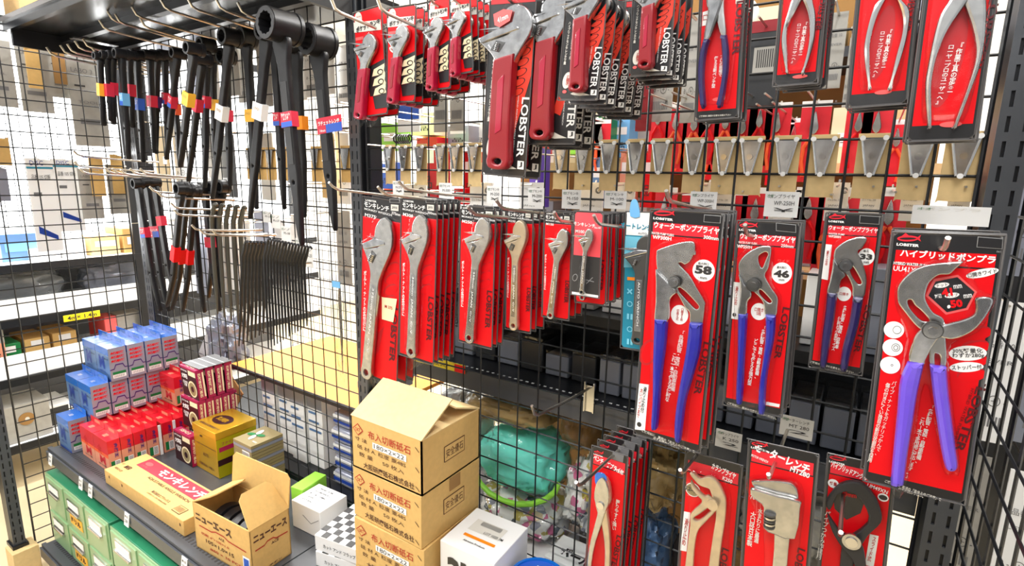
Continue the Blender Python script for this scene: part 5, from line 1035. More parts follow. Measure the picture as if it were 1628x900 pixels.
# olive layered pack
t, w, d = carton('olive_disc_pack', 'stack of thin olive cards with a green flower mark on top', 'pack', -.50, -.405, -.115, -.01, .451, .14, 'olive', build=False)
m = MB()
for k in range(14): m.box(-w+(k % 3)*.0007, w-(k % 2)*.0008, -d, d, k*.01+.0005, k*.01+.0092, 'olive' if k % 4 else 'silver_card')
m.build('card_layers', t); p = MB(); tp = MB()
for a in range(4): tp.disc(.016*cos(a*pi/2+.3)-.01, .016*sin(a*pi/2+.3), .016, .008, -.001, 'green' if a % 2 == 0 else 'white', rot=a*pi/2+.3)
tp.text('MADE', .03, -.03, .02, .006, 'white', y=-.001); put(p, tp, 'top', w, d, .14)
fr = MB(); fr.rect(.0, w*.8, .085, .118, -.001, 'white')
for k in range(10): fr.rect(.002+k*.0034, .0035+k*.0034, .088, .114, -.0014, 'black_soft')
fr.rect(0, w*.8, .05, .07, -.001, 'white'); put(p, fr, 'front', w, d, .14); p.build('printing', t)
# long monkey wrench carton -----------------------------------------
t, w, d = carton('wrench_carton', 'long flat brown carton with a red band of white katakana', 'box', -.805, -.352, -.345, -.228, .451, .045, 'kraft', 1.0)
p = MB(); tp = MB(); tp.rect(-w*.78, w*.995, d*.12, d*.88, -.0006, 'carton_red')
tp.disc(-w*.64, d*.52, .018, .008, -.001, 'red_pale'); tp.text('LOBSTER', -w*.64, d*.28, .032, .006, 'red_pale', y=-.0011)
tp.text('モンキレンチ', w*.2, d*.5, w*1.05, d*.5, 'white', y=-.001, bold=.03); tp.text('ADJUSTABLE ANGLE WRENCH', w*.18, -d*.12, w*1.0, d*.2, 'ink_brown', y=-.001, bold=.01)
tp.text('M450', -w*.78, -d*.25, w*.13, d*.26, 'ink_brown', y=-.001, bold=.03); tp.text('品番', -w*.93, -d*.2, w*.06, d*.12, 'ink_brown', y=-.001); tp.text('WRENCH SIZE', -w*.84, -d*.6, w*.2, d*.13, 'ink_brown', y=-.001)
tp.text('株式会社ロブテックス', w*.28, -d*.6, w*.42, d*.17, 'ink_brown', y=-.001, bold=.02); tp.text('LOBTEX CO., LTD. OSAKA JAPAN', w*.28, -d*.8, w*.46, d*.1, 'ink_brown', y=-.001)
tp.rect(w*.66, w*.84, -d*.86, -d*.42, -.001, 'ink_brown'); tp.rect(w*.67, w*.83, -d*.83, -d*.45, -.0013, 'kraft')
for k in range(12): tp.rect(w*.68+k*.0027, w*.685+k*.0027, -d*.78, -d*.5, -.0016, 'ink_brown')
tp.text('▲', w*.93, d*.0, .008, .008, 'ink_brown', y=-.001); put(p, tp, 'top', w, d, .045)
fr = MB()
for k in (-.86, -.5, .93): fr.rect(w*k-.003, w*k+.002, .026, .034, -.0008, 'ink_brown')
put(p, fr, 'front', w, d, .045); p.build('printing', t)
# open NEW ACE carton -----------------------------------------------
t, w, d = carton('open_carton', 'open brown carton with raised flaps and dark discs inside', 'box', -.292, -.067, -.335, -.228, .451, .125, 'kraft', 3.5, build=False)
h = .125; m = MB(); th = .003
m.box(-w, w, -d, d, 0, th, 'kraft').box(-w, w, -d, -d+th, 0, h, 'kraft').box(-w, w, d-th, d, 0, h, 'kraft').box(-w, -w+th, -d, d, 0, h, 'kraft').box(w-th, w, -d, d, 0, h, 'kraft'); m.build('box_body', t)
def flap(p0, p1, dirv, L, taper, nm='flap'):
    p0, p1, dv = Vector(p0), Vector(p1), Vector(dirv).normalized(); e = (p1-p0).normalized(); nrm = e.cross(dv).normalized()*.0015
    a = [p0, p1, p1+dv*(L-.012)-e*taper, p1+dv*L-e*(taper+.012), p0+dv*L+e*(taper+.012), p0+dv*(L-.012)+e*taper]
    vs = [q+nrm for q in a]+[q-nrm for q in a]; n = 6
    MB().add(vs, [tuple(range(n)), tuple(reversed(range(n, 2*n)))]+[(i, i+n, (i+1) % n+n, (i+1) % n) for i in range(n)], 'kraft').build(nm, t)
flap((-w, d, h), (w, d, h), (0, .12, 1), .085, 0)
flap((-w, -d, h), (-w, d, h), (-.15, 0, .25) if False else (.72, 0, .34), .085, .006)
flap((w, d, h), (w, -d, h), (-.62, 0, .78), .085, .01)
m = MB()
for k in range(4): m.cyl((-.055+k*.034, 0, .052), (1, 0, .0), .049, .024, 'black', 26, inner=.011)
m.build('dark_disc_roll', label=None).name = 'cutting_discs'; o = bpy.data.objects['cutting_discs']; o.location = t.location+Vector((0, 0, .004)); o.rotation_euler = t.rotation_euler
tag(o, 'dark round discs packed inside the open brown carton', 'disc', kind='stuff')
p = MB(); fr = MB(); fr.text('ニューエース', -.03, h*.73, w*1.3, h*.17, 'ink_brown', rot=0, y=-.001, bold=.04)
def zig(mb, w, z0, s, mt): mb.add([(-w*.8, -.001, z0), (-w*.35, -.001, z0), (-w*.2, -.001, z0+s), (w*.1, -.001, z0+s), (w*.25, -.001, z0), (w*.85, -.001, z0-s*.4), (-w*.8, -.001, z0-.003), (-w*.35, -.001, z0-.003), (-w*.2, -.001, z0+s-.003), (w*.1, -.001, z0+s-.003), (w*.25, -.001, z0-.003), (w*.85, -.001, z0-s*.4-.003)], [(i+6, i+7, i+1, i) for i in range(5)], mt)
zig(fr, w, h*.56, .006, 'ink_red'); fr.text('ACE', 0, h*.5, .022, .007, 'ink_brown', y=-.001); fr.text('切断 4"×105×1.0', -w*.25, h*.4, w*1.0, h*.06, 'ink_red', y=-.001); fr.text('105×1.0×15', -.01, h*.28, w*1.0, h*.08, 'ink_brown', y=-.001); fr.text('#60 × 10 PCS', .01, h*.14, w*1.1, h*.06, 'ink_red', y=-.001)
fr.rect(w*.72, w*.95, .004, h*.42, -.001, 'white'); fr.rect(w*.75, w*.92, .008, h*.38, -.0013, 'labelblue'); put(p, fr, 'front', w, d, h)
sd = MB(); sd.text('ニューエース', 0, h*.78, d*1.7, h*.16, 'ink_brown', y=-.001, bold=.04); zig(sd, d, h*.56, .006, 'ink_red'); sd.text('ACE', .01, h*.5, .02, .007, 'ink_brown', y=-.001); sd.text('日本レヂボン株式会社'[:6], -.01, h*.06, d*1.3, .007, 'ink_brown', y=-.001); put(p, sd, 'right', w, d, h); p.build('printing', t)
# grinding stone cartons ---------------------------------------------
def stone_carton(label, z, lid, rz):
    w, d, h = .097, .09, .112
    t = thing('stone_carton', label, 'box', (.2985, -.155, z), (0, 0, radians(rz)), 'stacked brown cutting stone cartons')
    m = MB().box(-w, w, -d, d, 0, h, 'kraft') if not lid else None
    if m: m.build('box_body', t, bevel=.001)
    else:
        m = MB(); th = .003; m.box(-w, w, -d, d, 0, th, 'kraft').box(-w, w, -d, -d+th, 0, h, 'kraft').box(-w, w, d-th, d, 0, h, 'kraft').box(-w, -w+th, -d, d, 0, h, 'kraft').box(w-th, w, -d, d, 0, h, 'kraft').box(-w+th, w-th, -d+th, d-th, h-.02, h-.018, 'kraft_dark'); m.build('box_body', t)
    p = MB(); fr = MB()
    fr.add([(-w*.78, -.001, h*.9), (-w*.62, -.001, h*.78), (-w*.78, -.001, h*.66), (-w*.94, -.001, h*.78)], [(3, 2, 1, 0)], 'ink_red'); fr.add([(-w*.78, -.0013, h*.877), (-w*.65, -.0013, h*.78), (-w*.78, -.0013, h*.683), (-w*.91, -.0013, h*.78)], [(3, 2, 1, 0)], 'kraft')
    fr.text('OKT', -w*.78, h*.78, w*.16, h*.07, 'ink_red', y=-.0016)
    fr.text('布入切断砥石', w*.12, h*.76, w*1.2, h*.155, 'ink_red', y=-.001, bold=.005); fr.text('寸 法', -w*.7, h*.6, w*.36, h*.075, 'ink_brown', y=-.001)
    fr.rect(-w*.35, w*.6, h*.52, h*.64, -.001, 'white'); fr.text('180×2×22', w*.12, h*.58, w*.85, h*.085, 'black_soft', y=-.0014, bold=0)
    fr.text('砥 材 A. 粒度 粟48S', w*-.12, h*.45, w*1.4, h*.085, 'ink_brown', y=-.001, bold=0); fr.text('数 量     50 枚入', w*-.12, h*.31, w*1.3, h*.085, 'ink_brown', y=-.001, bold=0); fr.text('大阪研磨砥石株式会社', w*.08, h*.12, w*1.45, h*.12, 'ink_brown', y=-.001, bold=.015)
    for k in (.87, .5, .15): fr.add([(w*.84, -.001, h*k), (w*.94, -.001, h*(k-.07)), (w*.94, -.001, h*(k-.09)), (w*.84, -.001, h*(k-.02))], [(3, 2, 1, 0)], 'ink_brown')
    put(p, fr, 'front', w, d, h); sd = MB()
    sd.rect(-d*.3, d*.42, h*.36, h*.66, -.0008, 'ink_brown'); sd.rect(-d*.28, d*.4, h*.375, h*.645, -.0011, 'kraft'); sd.text('安全優石', d*.06, h*.51, d*.6, h*.16, 'ink_brown', y=-.0014, bold=0)
    if not lid: sd.rect(-d*.1, d*.28, h*.74, h*.999, -.0009, 'kraft_dark')
    put(p, sd, 'right', w, d, h); p.build('printing', t)
    if lid:
        def fl(a, b, c, e, nm):
            a, b, c, e = map(Vector, (a, b, c, e)); n = (b-a).cross(e-a).normalized()*.0016
            vs = [q+n for q in (a, b, c, e)]+[q-n for q in (a, b, c, e)]
            MB().add(vs, [(0, 1, 2, 3), (7, 6, 5, 4), (0, 4, 5, 1), (1, 5, 6, 2), (2, 6, 7, 3), (3, 7, 4, 0)], 'kraft_pale').build(nm, t)
        fl((-w, -d, h), (w, -d, h), (w, d*.0, h+.052), (-w, d*.02, h+.052), 'flap'); fl((-w, d, h), (w, d, h), (w, d*.12, h+.03), (-w, d*.12, h+.047), 'flap')
        fl((w, -d, h), (w, d, h), (w*.3, d*.8, h+.002), (w*.3, -d*.8, h+.002), 'flap'); fl((-w, d, h), (-w, -d, h), (-w*.4, -d*.8, h+.004), (-w*.4, d*.8, h+.004), 'flap')
    return t
SC = 0
stone_carton('brown stone carton on top of the stack, its lid flaps tented open', .7915, True, SC)
c1 = stone_carton('brown stone carton directly beneath the open one', .678, False, SC-1)
dup(c1, (.30, -.157, .5645), (0, 0, radians(SC+1)), 'brown stone carton third from the top of the stack'); dup(c1, (.2985, -.157, .451), (0, 0, radians(SC)), 'brown stone carton at the bottom of the stack')
# white boxes ------------------------------------------------------------
t, w, d = carton('threem_box'.replace('threem', 'abrasive'), 'white box with large bold 3M letters on its side', 'box', .412, .538, -.214, -.088, .59, .1, 'white', 2)
p = MB(); fr = MB(); fr.text('3M', -.005, .045, .08, .058, 'black', y=-.001, bold=.06); put(p, fr, 'front', w, d, .1)
tp = MB(); tp.rect(-w*.6, w*.55, -d*.1, d*.5, -.0006, 'offwhite')
tp.rect(-w*.55, w*.6, -d*.42, -d*.3, -.001, 'orange'); tp.text('Abrasive Products', w*.0, -d*.6, w*.8, d*.08, 'black_soft', y=-.001)
for k in range(16): tp.rect(-w*.35+k*.003, -w*.35+k*.003+.0015, d*.25, d*.45, -.001, 'black_soft')
tp.text('LOT 1020 3M', .02, 0, w*.7, d*.12, 'black_soft', y=-.001); put(p, tp, 'top', w, d, .1); p.build('printing', t)
carton('white_box', 'plain white box underneath the bold lettered white box', 'box', .409, .545, -.216, -.082, .451, .138, 'white', 0)
t, w, d = carton('wrapped_white_box', 'small white paper-wrapped box behind the open carton', 'box', -.165, -.055, -.15, -.058, .451, .078, 'white', 3)
p = MB(); tp = MB(); 
for k in range(5): tp.text(['取扱注意', '切断砥石', '日本', '東京都千代田区', '10枚入'][k], -.005, .03-k*.014, .05+.008*(k % 3), .006, 'grey_mid', y=-.0008)
put(p, tp, 'top', w, d, .078); fr = MB(); fr.add([(-.01, -.001, .05), (.02, -.001, .035), (.0195, -.001, .033), (-.012, -.001, .048)], [(3, 2, 1, 0)], 'grey'); fr.add([(.02, -.001, .035), (.05, -.001, .055), (.0505, -.001, .053), (.02, -.001, .033)], [(3, 2, 1, 0)], 'grey'); put(p, fr, 'front', w, d, .078); p.build('printing', t)
carton('green_pack', 'bright green pack half hidden behind the open carton', 'pack', -.215, -.172, -.12, -.03, .451, .085, 'lime', 8)
for i, z in enumerate((.451, .4915)):
    t, w, d = carton('chequered_box', ['flat black and white chequered box, the lower of the two', 'flat black and white chequered box, the upper of the two'][i], 'box', .0, .15, -.2, -.06, z, .04, 'white', 12-i*3, group='chequered flat boxes')
    p = MB(); tp = MB()
    for a in range(8):
        for b in range(7):
            if (a+b) % 2: tp.rect(-w+a*w/4, -w+(a+1)*w/4, -d+b*d/3.5, -d+(b+1)*d/3.5, -.0006, 'black')
    put(p, tp, 'top', w, d, .04); fr = MB(); fr.text('カット アンド フラップ', 0, .018, w*1.3, .01, 'black_soft', y=-.001); put(p, fr, 'front', w, d, .04); p.build('printing', t)
# long white box and blue round tin at the lower right
t, w, d = carton('small_long_box', 'long white box with black katakana behind the grid by the bagged goods', 'box', .518, .64, .02, .11, .451, .1, 'white', 0)
p = MB(); tp = MB(); tp.text('ボール', .0, -.01, .08, .035, 'black', y=-.001, bold=.06); put(p, tp, 'top', w, d, .1); p.build('printing', t)
t = thing('blue_tin', 'round blue tin with a white label on its lid', 'tin', (.602, -.157, .451))
MB().cyl((0, 0, .1), (0, 0, 1), .052, .2, 'labelblue', 36).cyl((0, 0, .201), (0, 0, 1), .054, .006, 'blue_box', 36, inner=.049).build('can_body', t)
MB().box(-.018, .02, -.01, .03, .2005, .2012, 'white').build('label', t)
# green drawer cabinets ------------------------------------------------------
def cabinet(label, x0, x1, z0, z1, cols, rows, text):
    t = thing('drawer_cabinet', label, 'drawer cabinet', ((x0+x1)/2, -.39, z0), group='green steel drawer cabinets'); w = (x1-x0)/2; H = z1-z0
    MB().box(-w, w, .004, .3, 0, H, 'green_box').box(-w, w, 0, .004, 0, H, 'green_drawer').build('cabinet_body', t, bevel=.002)
    for c in range(cols):
        for r in range(rows):
            cx = -w+(c+.5)*2*w/cols; cz = (r+.5)*H/rows; a = w/cols*.9; b = H/rows*.44
            dr = MB().box(cx-a, cx+a, -.004, .001, cz-b, cz+b, 'green_drawer').build('drawer', t, bevel=.001)
            MB().box(cx-a*.62, cx+a*.62, -.0065, -.004, cz+b*.1, cz+b*.75, 'chrome').box(cx-a*.56, cx+a*.56, -.0072, -.0066, cz+b*.3, cz+b*.66, 'white').box(cx-a*.6, cx+a*.6, -.012, -.0065, cz+b*.1, cz+b*.2, 'chrome').build('handle', dr)
            if c == 1:
                q = MB().box(cx-a*.55, cx+a*.75, -.0055, -.0045, cz-b*.72, cz-b*.1, 'tagyellow'); q.text('ドリル', cx+a*.1, cz-b*.4, a*1.0, b*.34, 'ink_brown', y=-.0065, bold=.04); q.build('drawer_label', dr)
cabinet('tall green steel drawer cabinet at the far end of the base shelf', -1.195, -.705, .117, .375, 3, 2, '')
cabinet('green steel drawer cabinet nearer the camera on the base shelf', -.69, -.16, .117, .375, 3, 2, '')
cabinet('green steel drawer cabinet beneath the open brown carton', -.145, .38, .117, .375, 3, 2, '')
# ================================================================ beyond the grids
def back_pack(name, label, x, y, z, w, h, mt, group=None, prints=(), rotz=0, th=.004, cat='pack'):
    t = thing(name, label, cat, (x, y, z), (0, 0, rotz), group)
    MB().box(-w/2, w/2, 0, th, -h, 0, mt).build('card', t)
    if prints:
        p = MB()
        for (st, fx, fz, fw, fh, m) in prints:
            if st is None: p.rect((fx-fw/2)*w, (fx+fw/2)*w, -(fz+fh/2)*h, -(fz-fh/2)*h, -.0008, m)
            elif st == '|':
                n = 9
                for k in range(n): p.rect((fx-fw/2+fw*k/n)*w, (fx-fw/2+fw*(k+.55)/n)*w, -(fz+fh/2)*h, -(fz-fh/2)*h, -.001, m)
            else: p.text(st, fx*w, -fz*h, fw*w, fh*h, m, y=-.0012, bold=0)
        p.build('printing', t)
    return t
def rear_hook(x, z, Y):
    t = thing('rear_hook', 'thin wire hook pointing away behind the grid', 'hook', (x, .002, z-.006), group='wire hooks pointing away behind the grid')
    MB().tube([(0, 0, 0), (0, Y+.012, .002), (0, Y+.018, .01)], .0018, 'hook', 5).build('rod', t)
def px_pack(name, label, x0, y0, x1, y1, Y, mt, **k):
    A, B = at(x0, (y0+y1)/2, 'Y', Y), at(x1, (y0+y1)/2, 'Y', Y); m = (x0+x1)/2
    T, Bt = at(m, y0, 'Y', Y), at(m, y1, 'Y', Y)
    rear_hook((A.x+B.x)/2, T.z, Y)
    return back_pack(name, label, (A.x+B.x)/2, Y, T.z, B.x-A.x, T.z-Bt.z, mt, **k)
TXT = (('品番 10', 0, .3, .6, .05, 'grey_mid'), ('LEVER', 0, .42, .7, .03, 'grey_mid'), ('|', 0, .85, .7, .08, 'grey_mid'), ('∂ - ⊕ -', 0, .7, .7, .08, 'black_soft'))
G1 = 'grey backing cards beyond the tool bay grid'
for i, (x0, y0, x1, y1) in enumerate(((586, 195, 605, 246), (689, 20, 711, 210), (715, 30, 738, 208), (1037, 20, 1072, 193), (1086, 25, 1112, 195), (1125, 120, 1150, 190), (1312, 20, 1342, 140), (1345, 60, 1358, 170), (1000, 60, 1030, 140))):
    px_pack('backing_card', 'pale grey back of a hanging card beyond the grid, %s from the middle post' % NTH[i], x0, y0, x1, y1, .09, 'grey_card', group=G1, prints=TXT)
px_pack('black_pack', 'dark grey pack with a wide barcode between the red pliers cards', 1187, 38, 1238, 168, .07, 'case_dark', prints=((None, .1, .45, .8, .34, 'grey_card'), ('|', .1, .42, .6, .22, 'black_soft'), (None, 0, .03, 1, .14, 'crimson')), th=.02)
px_pack('red_carded_tool', 'crimson handle of a tool hanging beyond the grid under the black cards', 1012, 125, 1034, 208, .07, 'crimson', th=.012)
# red pliers in blister packs hanging beyond
def pliers_pack_small(label, px, py, Y, s, hcol='tangerine', lean=0):
    p = at(px, py, 'Y', Y); rear_hook(p.x, p.z, Y); t = thing('small_pliers_pack', label, 'tool pack', p, (0, lean, 0), 'small pliers packs beyond the grid')
    MB().box(-.02*s, .02*s, .001, .003, -.12*s, 0, 'red_header').box(-.02*s, .02*s, .0005, .001, -.009*s, 0, 'white').build('card', t)
    o = MB().plate([(-.004*s, -.03*s), (0, -.015*s), (.004*s, -.03*s), (.006*s, -.042*s), (0, -.05*s), (-.006*s, -.042*s)], -.008, -.002, 'steel', .001, res=2).build('pliers', t)
    for q in (-1, 1): MB().tube([(q*.002*s, -.005, -.052*s), (q*.011*s, -.005, -.068*s), (q*.012*s, -.005, -.09*s), (q*.008*s, -.005, -.112*s)], .0028*s, hcol, 8).build('handle', o)
    return t
n = 0
for row, (ys, Y, s) in enumerate((([160, 163], .16, .95), ([298, 302], .14, 1.1), ([190, 188], .3, .9))):
    for i, px in enumerate(([1050, 1078, 1108, 1130, 1158, 1185, 1212, 1240, 1300, 1370, 1400], [1060, 1105, 1135, 1170, 1205, 1260, 1290, 1330, 1350, 1402, 1420], [930, 945, 958, 1052, 1075, 1122, 1145, 1200, 1245, 1265, 1430])[row]):
        pliers_pack_small('small red carded pliers beyond the grid, %s in the %s row' % (NTH[i], ['upper', 'lower', 'rear'][row]), px, ys[i % 2], Y, s*(1+.1*(i % 3)), 'tangerine' if i % 3 else 'red'); n += 1
for i, px in enumerate((1122, 1150, 1242, 1385, 1450, 1525, 1330, 990, 940, 845, 765, 660)):
    px_pack('white_card', 'white printed card low behind the V plates, %s one' % NTH[i], px-18, 290, px+18, 352, .045, 'white', group='white cards behind the V plates', prints=(('◎', .3, .2, .25, .16, 'black_soft'), ('ロットNo. 230', -.1, .45, .6, .06, 'grey_mid'), ('JAPAN', -.1, .6, .5, .06, 'grey_mid')))
# items seen between the posts, upper left of the tool bay
px_pack('blue_pack', 'white pack with a blue top beyond the pocket wrench cards', 632, 165, 667, 210, .2, 'white', prints=((None, 0, .3, .95, .5, 'labelblue'),))
px_pack('green_pack', 'lime green pack with a white disc behind the V plates', 606, 195, 652, 240, .22, 'lime', prints=((None, -.2, .5, .4, .3, 'white'),))
t = thing('black_spring', 'black coiled spring of a tool standing beyond the grid', 'spring', at(640, 221, 'Y', .1))
pp = [Vector((-.025+.0011*k, .011*cos(k*.9), .011*sin(k*.9))) for k in range(48)]; MB().tube(pp, .0022, 'black', 6).build('coil', t)
for i, (x0, y0, x1, y1, m) in enumerate(((663, 218, 695, 320, 'red_dark'), (680, 222, 690, 320, 'crimson'), (738, 240, 750, 325, 'red_dark'), (722, 300, 740, 325, 'red'), (600, 258, 632, 300, 'labelblue'), (610, 290, 626, 312, 'tangerine'), (655, 180, 690, 215, 'cream'), (711, 200, 745, 232, 'silver_card'), (750, 195, 775, 235, 'white'), (767, 162, 790, 200, 'cream'), (672, 185, 690, 220, 'yellow'), (840, 180, 862, 245, 'orange_red'), (890, 185, 925, 245, 'lime'), (930, 185, 968, 248, 'green'), (975, 190, 1000, 250, 'skyblue'), (842, 235, 856, 330, 'violet'), (985, 240, 1002, 330, 'salmon'), (1020, 240, 1038, 330, 'red'), (940, 250, 960, 330, 'silver_blue'))):
    c = ['dark red', 'crimson', 'narrow red', 'small red', 'blue', 'orange', 'cream', 'silvery', 'white', 'cream low', 'yellow', 'orange-red', 'lime', 'green', 'light blue', 'violet', 'salmon', 'bright red', 'silver blue'][i]
    px_pack('stock_box', '%s stock box on the far shelf, %s counted from the middle post' % (c, NTH[i]), x0, y0, x1, y1, .3+.05*(i % 3), m, th=.06, cat='box', prints=((None, 0, .3, .7, .2, 'white'), ('品', 0, .7, .5, .2, 'black_soft')), group='boxes on the far shelf')
# far pegboard wall unit with shelves
t = thing('far_shelving', 'tan pegboard shelving unit beyond the grid behind the red cards', 'shelving', (.55, .62, 0))
MB().box(-.5, .6, .0, .02, .0, 2.0, 'kraft_dark').build('back_board', t)
for z in (1.43, 1.20, 1.66): MB().box(-.5, .6, -.22, 0, z-.02, z, 'case_dark' if z > 1.5 else 'kraft_pale').build('shelf_board', t)
m = MB()
for a in range(34):
    for b in range(3): m.box(-.45+a*.031, -.446+a*.031, -.002, 0, 1.52+b*.03, 1.524+b*.03, 'white_bright')  # light in the peg holes put in as white marks
m.build('lit_hole_marks', t)
rng = random.Random(4); x = .1; k = 0
cols = ['kraft_pale', 'kraft', 'white', 'cream', 'kraft_pale', 'grey_card', 'silver_card']
for z in (1.431, 1.201, 1.661):
    x = .08
    while x < 1.05:
        w = rng.uniform(.05, .1); h = rng.uniform(.06, .15)
        b = MB().box(-w/2, w/2, 0, .12, 0, h, cols[k % 7]); b.rect(-w*.3, w*.3, h*.3, h*.55, -.001, 'white'); b.text(['10号', 'BOX', '工具', '部品'][k % 4], 0, h*.42, w*.4, h*.12, 'black_soft', y=-.0015)
        b.build('stock_carton', label='pale stock carton on the %s far shelf, %s along' % ({1.431: 'middle', 1.201: 'lower', 1.661: 'upper'}[z], NTH[k % 20]), cat='box', group='cartons on the far pegboard shelves', loc=(x+w/2, .46, z+.0005)); x += w+.012; k += 1
# lower dark shelf with grey cases right behind the grid
t = thing('rear_shelf', 'black steel shelf with bright perforations right behind the tool grid', 'shelf', (0, .03, .937))
MB().box(.035, 1.15, .0, .26, -.004, 0, 'rack').build('shelf_board', t); MB().box(.035, 1.15, -.003, .0, -.044, .003, 'rack_grey').build('shelf_edge', t)
MB().box(.035, 1.15, .25, .26, 0, .155, 'case_dark').build('back_panel', t)
m = MB()
for k in range(70): m.box(.05+k*.0155, .056+k*.0155, .02, .024, .0002, .0008, 'white_bright')  # white marks stand in for light through the perforations
m.build('slot_row', t)
for i in range(11):
    x = .62+i*.052
    b = MB().box(-.023, .023, 0, .12, 0, .075, 'case_grey').build('plastic_case', label='grey plastic case with clear lid on the rear shelf, %s from the far end' % NTH[i], cat='case', group='grey cases on the rear shelf', loc=(x, .09, .938), bevel=.003)
    MB().box(-.0235, .0235, -.001, .121, .0755, .088, 'bag_grey').build('clear_lid', b, bevel=.002)
for i in range(8):
    x = .07+i*.068
    b = MB().box(-.03, .03, 0, .12, 0, .05+.012*(i % 3), 'case_dark' if i % 2 else 'case_grey').build('dark_case', label='dark tool case behind the monkey wrenches, %s along' % NTH[i], cat='case', group='dark cases on the rear shelf', loc=(x, .12, .938), bevel=.003)
    MB().box(-.03, .03, -.001, .121, .05+.012*(i % 3), .06+.012*(i % 3), 'bag_grey').build('clear_lid', b, bevel=.002)
t = thing('mid_shelf', 'dark shelf above the rear cases, full of grey boxes', 'shelf', (0, .03, 1.12))
MB().box(.035, 1.15, .0, .26, -.02, 0, 'rack').build('shelf_board', t)
# floppy clear bags and boxes on the mid shelf: seen between cards
for i in range(12):
    x = .1+i*.09; b = MB().box(-.036, .036, 0, .16, 0, .085+.018*(i % 4), ['silver_card', 'grey_card', 'white', 'case_grey'][i % 4]).build('flat_box', label='pale flat box on the mid shelf behind the carded tools, %s along' % NTH[i], cat='box', group='flat boxes on the mid shelf', loc=(x, .07, 1.121), bevel=.002)
# yellow-red strip banner
t = back_pack('shelf_strip', 'yellow shelf strip with a red end behind the tall stack of cartons', .205, .022, .95, .16, .02, 'yellow', prints=((None, .42, .5, .2, .95, 'red'), ('LOBTEX TOOL SHOP', -.1, .5, .6, .5, 'black_soft')), cat='shelf strip')
# bundles on the deck beyond
def bundle(name, label, c, r, mt, cat='bundle', seed=0, wrap=True, noise_a=.14, group=None):
    t = thing(name, label, cat, (c[0], c[1], c[2]-r[2]), group=group)
    def blob(k, am, mtl, nm, par):
        vs = []; fs = []; nu, nv = 64, 34
        for j in range(nv+1):
            ph = pi*j/nv
            for i in range(nu):
                th = 2*pi*i/nu; d = Vector((sin(ph)*cos(th), sin(ph)*sin(th), -cos(ph)))
                q = Vector([math.copysign(abs(v)**.75, v) for v in d]); f = 1+am*noise.noise(d*2.6+Vector((seed, 0, 0)))-am*.9*abs(noise.noise(Vector((d.x*4, d.y*4, d.z*11))+Vector((seed, 5, 0))))-am*.35*abs(noise.noise(d*17+Vector((seed, 9, 0))))
                vs.append((q.x*r[0]*k*f, q.y*r[1]*k*f, max(-r[2], q.z*r[2]*k*f)+r[2]))
        for j in range(nv):
            for i in range(nu): fs.append((j*nu+i, j*nu+(i+1) % nu, (j+1)*nu+(i+1) % nu, (j+1)*nu+i))
        return MB().add(vs, fs, mtl, True).build(nm, par)
    blob(.95, noise_a, mt, 'contents', t)
    if wrap: blob(1.0, noise_a*1.3, 'bag', 'plastic_wrap', t)
    return t
rp = thing('dark_filler', 'dark panel added for darkness behind the bagged goods on the far side', 'panel', (.95, .43, .45)); MB().box(-.2, .2, 0, .006, 0, .48, 'case_dark').build('panel', rp)  # filler sheet added to darken the gap behind the bags
deckb = thing('rear_deck', 'dark steel deck of the far side, beneath the bagged goods', 'shelf', (0, 0, .45))
MB().box(-1.2, 1.15, .012, .42, -.018, 0, 'rack').box(-1.2, 1.15, .008, .012, -.04, .005, 'rack').build('deck_board', deckb)
t = bundle('turquoise_bundle', 'plump turquoise cloth bundle with a lime edge in clear wrap', (.385, .15, .70), (.118, .10, .08), 'turquoise', seed=1)
m = MB(); pp = [Vector((.128*cos(a)*1.0, -.112*abs(cos(a*1))**.0*1.0, .075+.07*sin(a))) for a in [k*pi/10 for k in range(10, 21)]]
m.tube([(x_, -.02-.085*max(0, 1-(x_/.15)**2)**.5, z_) for x_, _, z_ in pp], .007, 'lime', 8).build('lime_edge', t)
bundle('white_bundle', 'white flower-patterned bundle under the turquoise one', (.39, .15, .56), (.125, .10, .056), 'flower_cloth', seed=2)
MB().box(-.12, .12, -.09, .1, 0, .05, 'white').build('cloth_pack', label='pink and white cloth pack at the bottom of the bundle pile', cat='pack', loc=(.39, .13, .4505), bevel=.01)
bundle('beige_bag', 'beige and brown cushion in a clear bag above the turquoise bundle', (.35, .15, .825), (.125, .09, .038), 'beige_cloth', seed=3)
bundle('dark_bag', 'dark brown goods in a clear bag beside the beige cushion', (.53, .19, .815), (.055, .09, .06), 'kraft_dark', seed=4)
bundle('clear_bag', 'clear plastic bag of pale patterned goods behind the brass-toned pliers', (.565, .15, .66), (.05, .08, .09), 'flower_cloth', seed=5, noise_a=.3)
bundle('clear_bag', 'clear bag of violet and white goods lower behind the hanging pliers', (.69, .16, .562), (.075, .1, .11), 'silver_blue', seed=6, noise_a=.25)
bundle('clear_bag', 'clear bag of olive goods behind the beige-jawed pliers', (.72, .17, .775), (.07, .1, .09), 'beige_cloth', seed=7, noise_a=.25)
bundle('clear_bag', 'grey crinkled bag under the large violet-handled pliers', (1.0, .17, .76), (.11, .1, .12), 'grey_card', seed=8, noise_a=.25)
bundle('clear_bag', 'brown crinkled bag low behind the pipe wrench pack', (.9, .17, .54), (.12, .12, .086), 'kraft_dark', seed=9, noise_a=.25)
bundle('clear_bag', 'pale bag peeking out above the stacked cartons', (.17, .16, .70), (.085, .1, .12), 'white', seed=10, noise_a=.2)
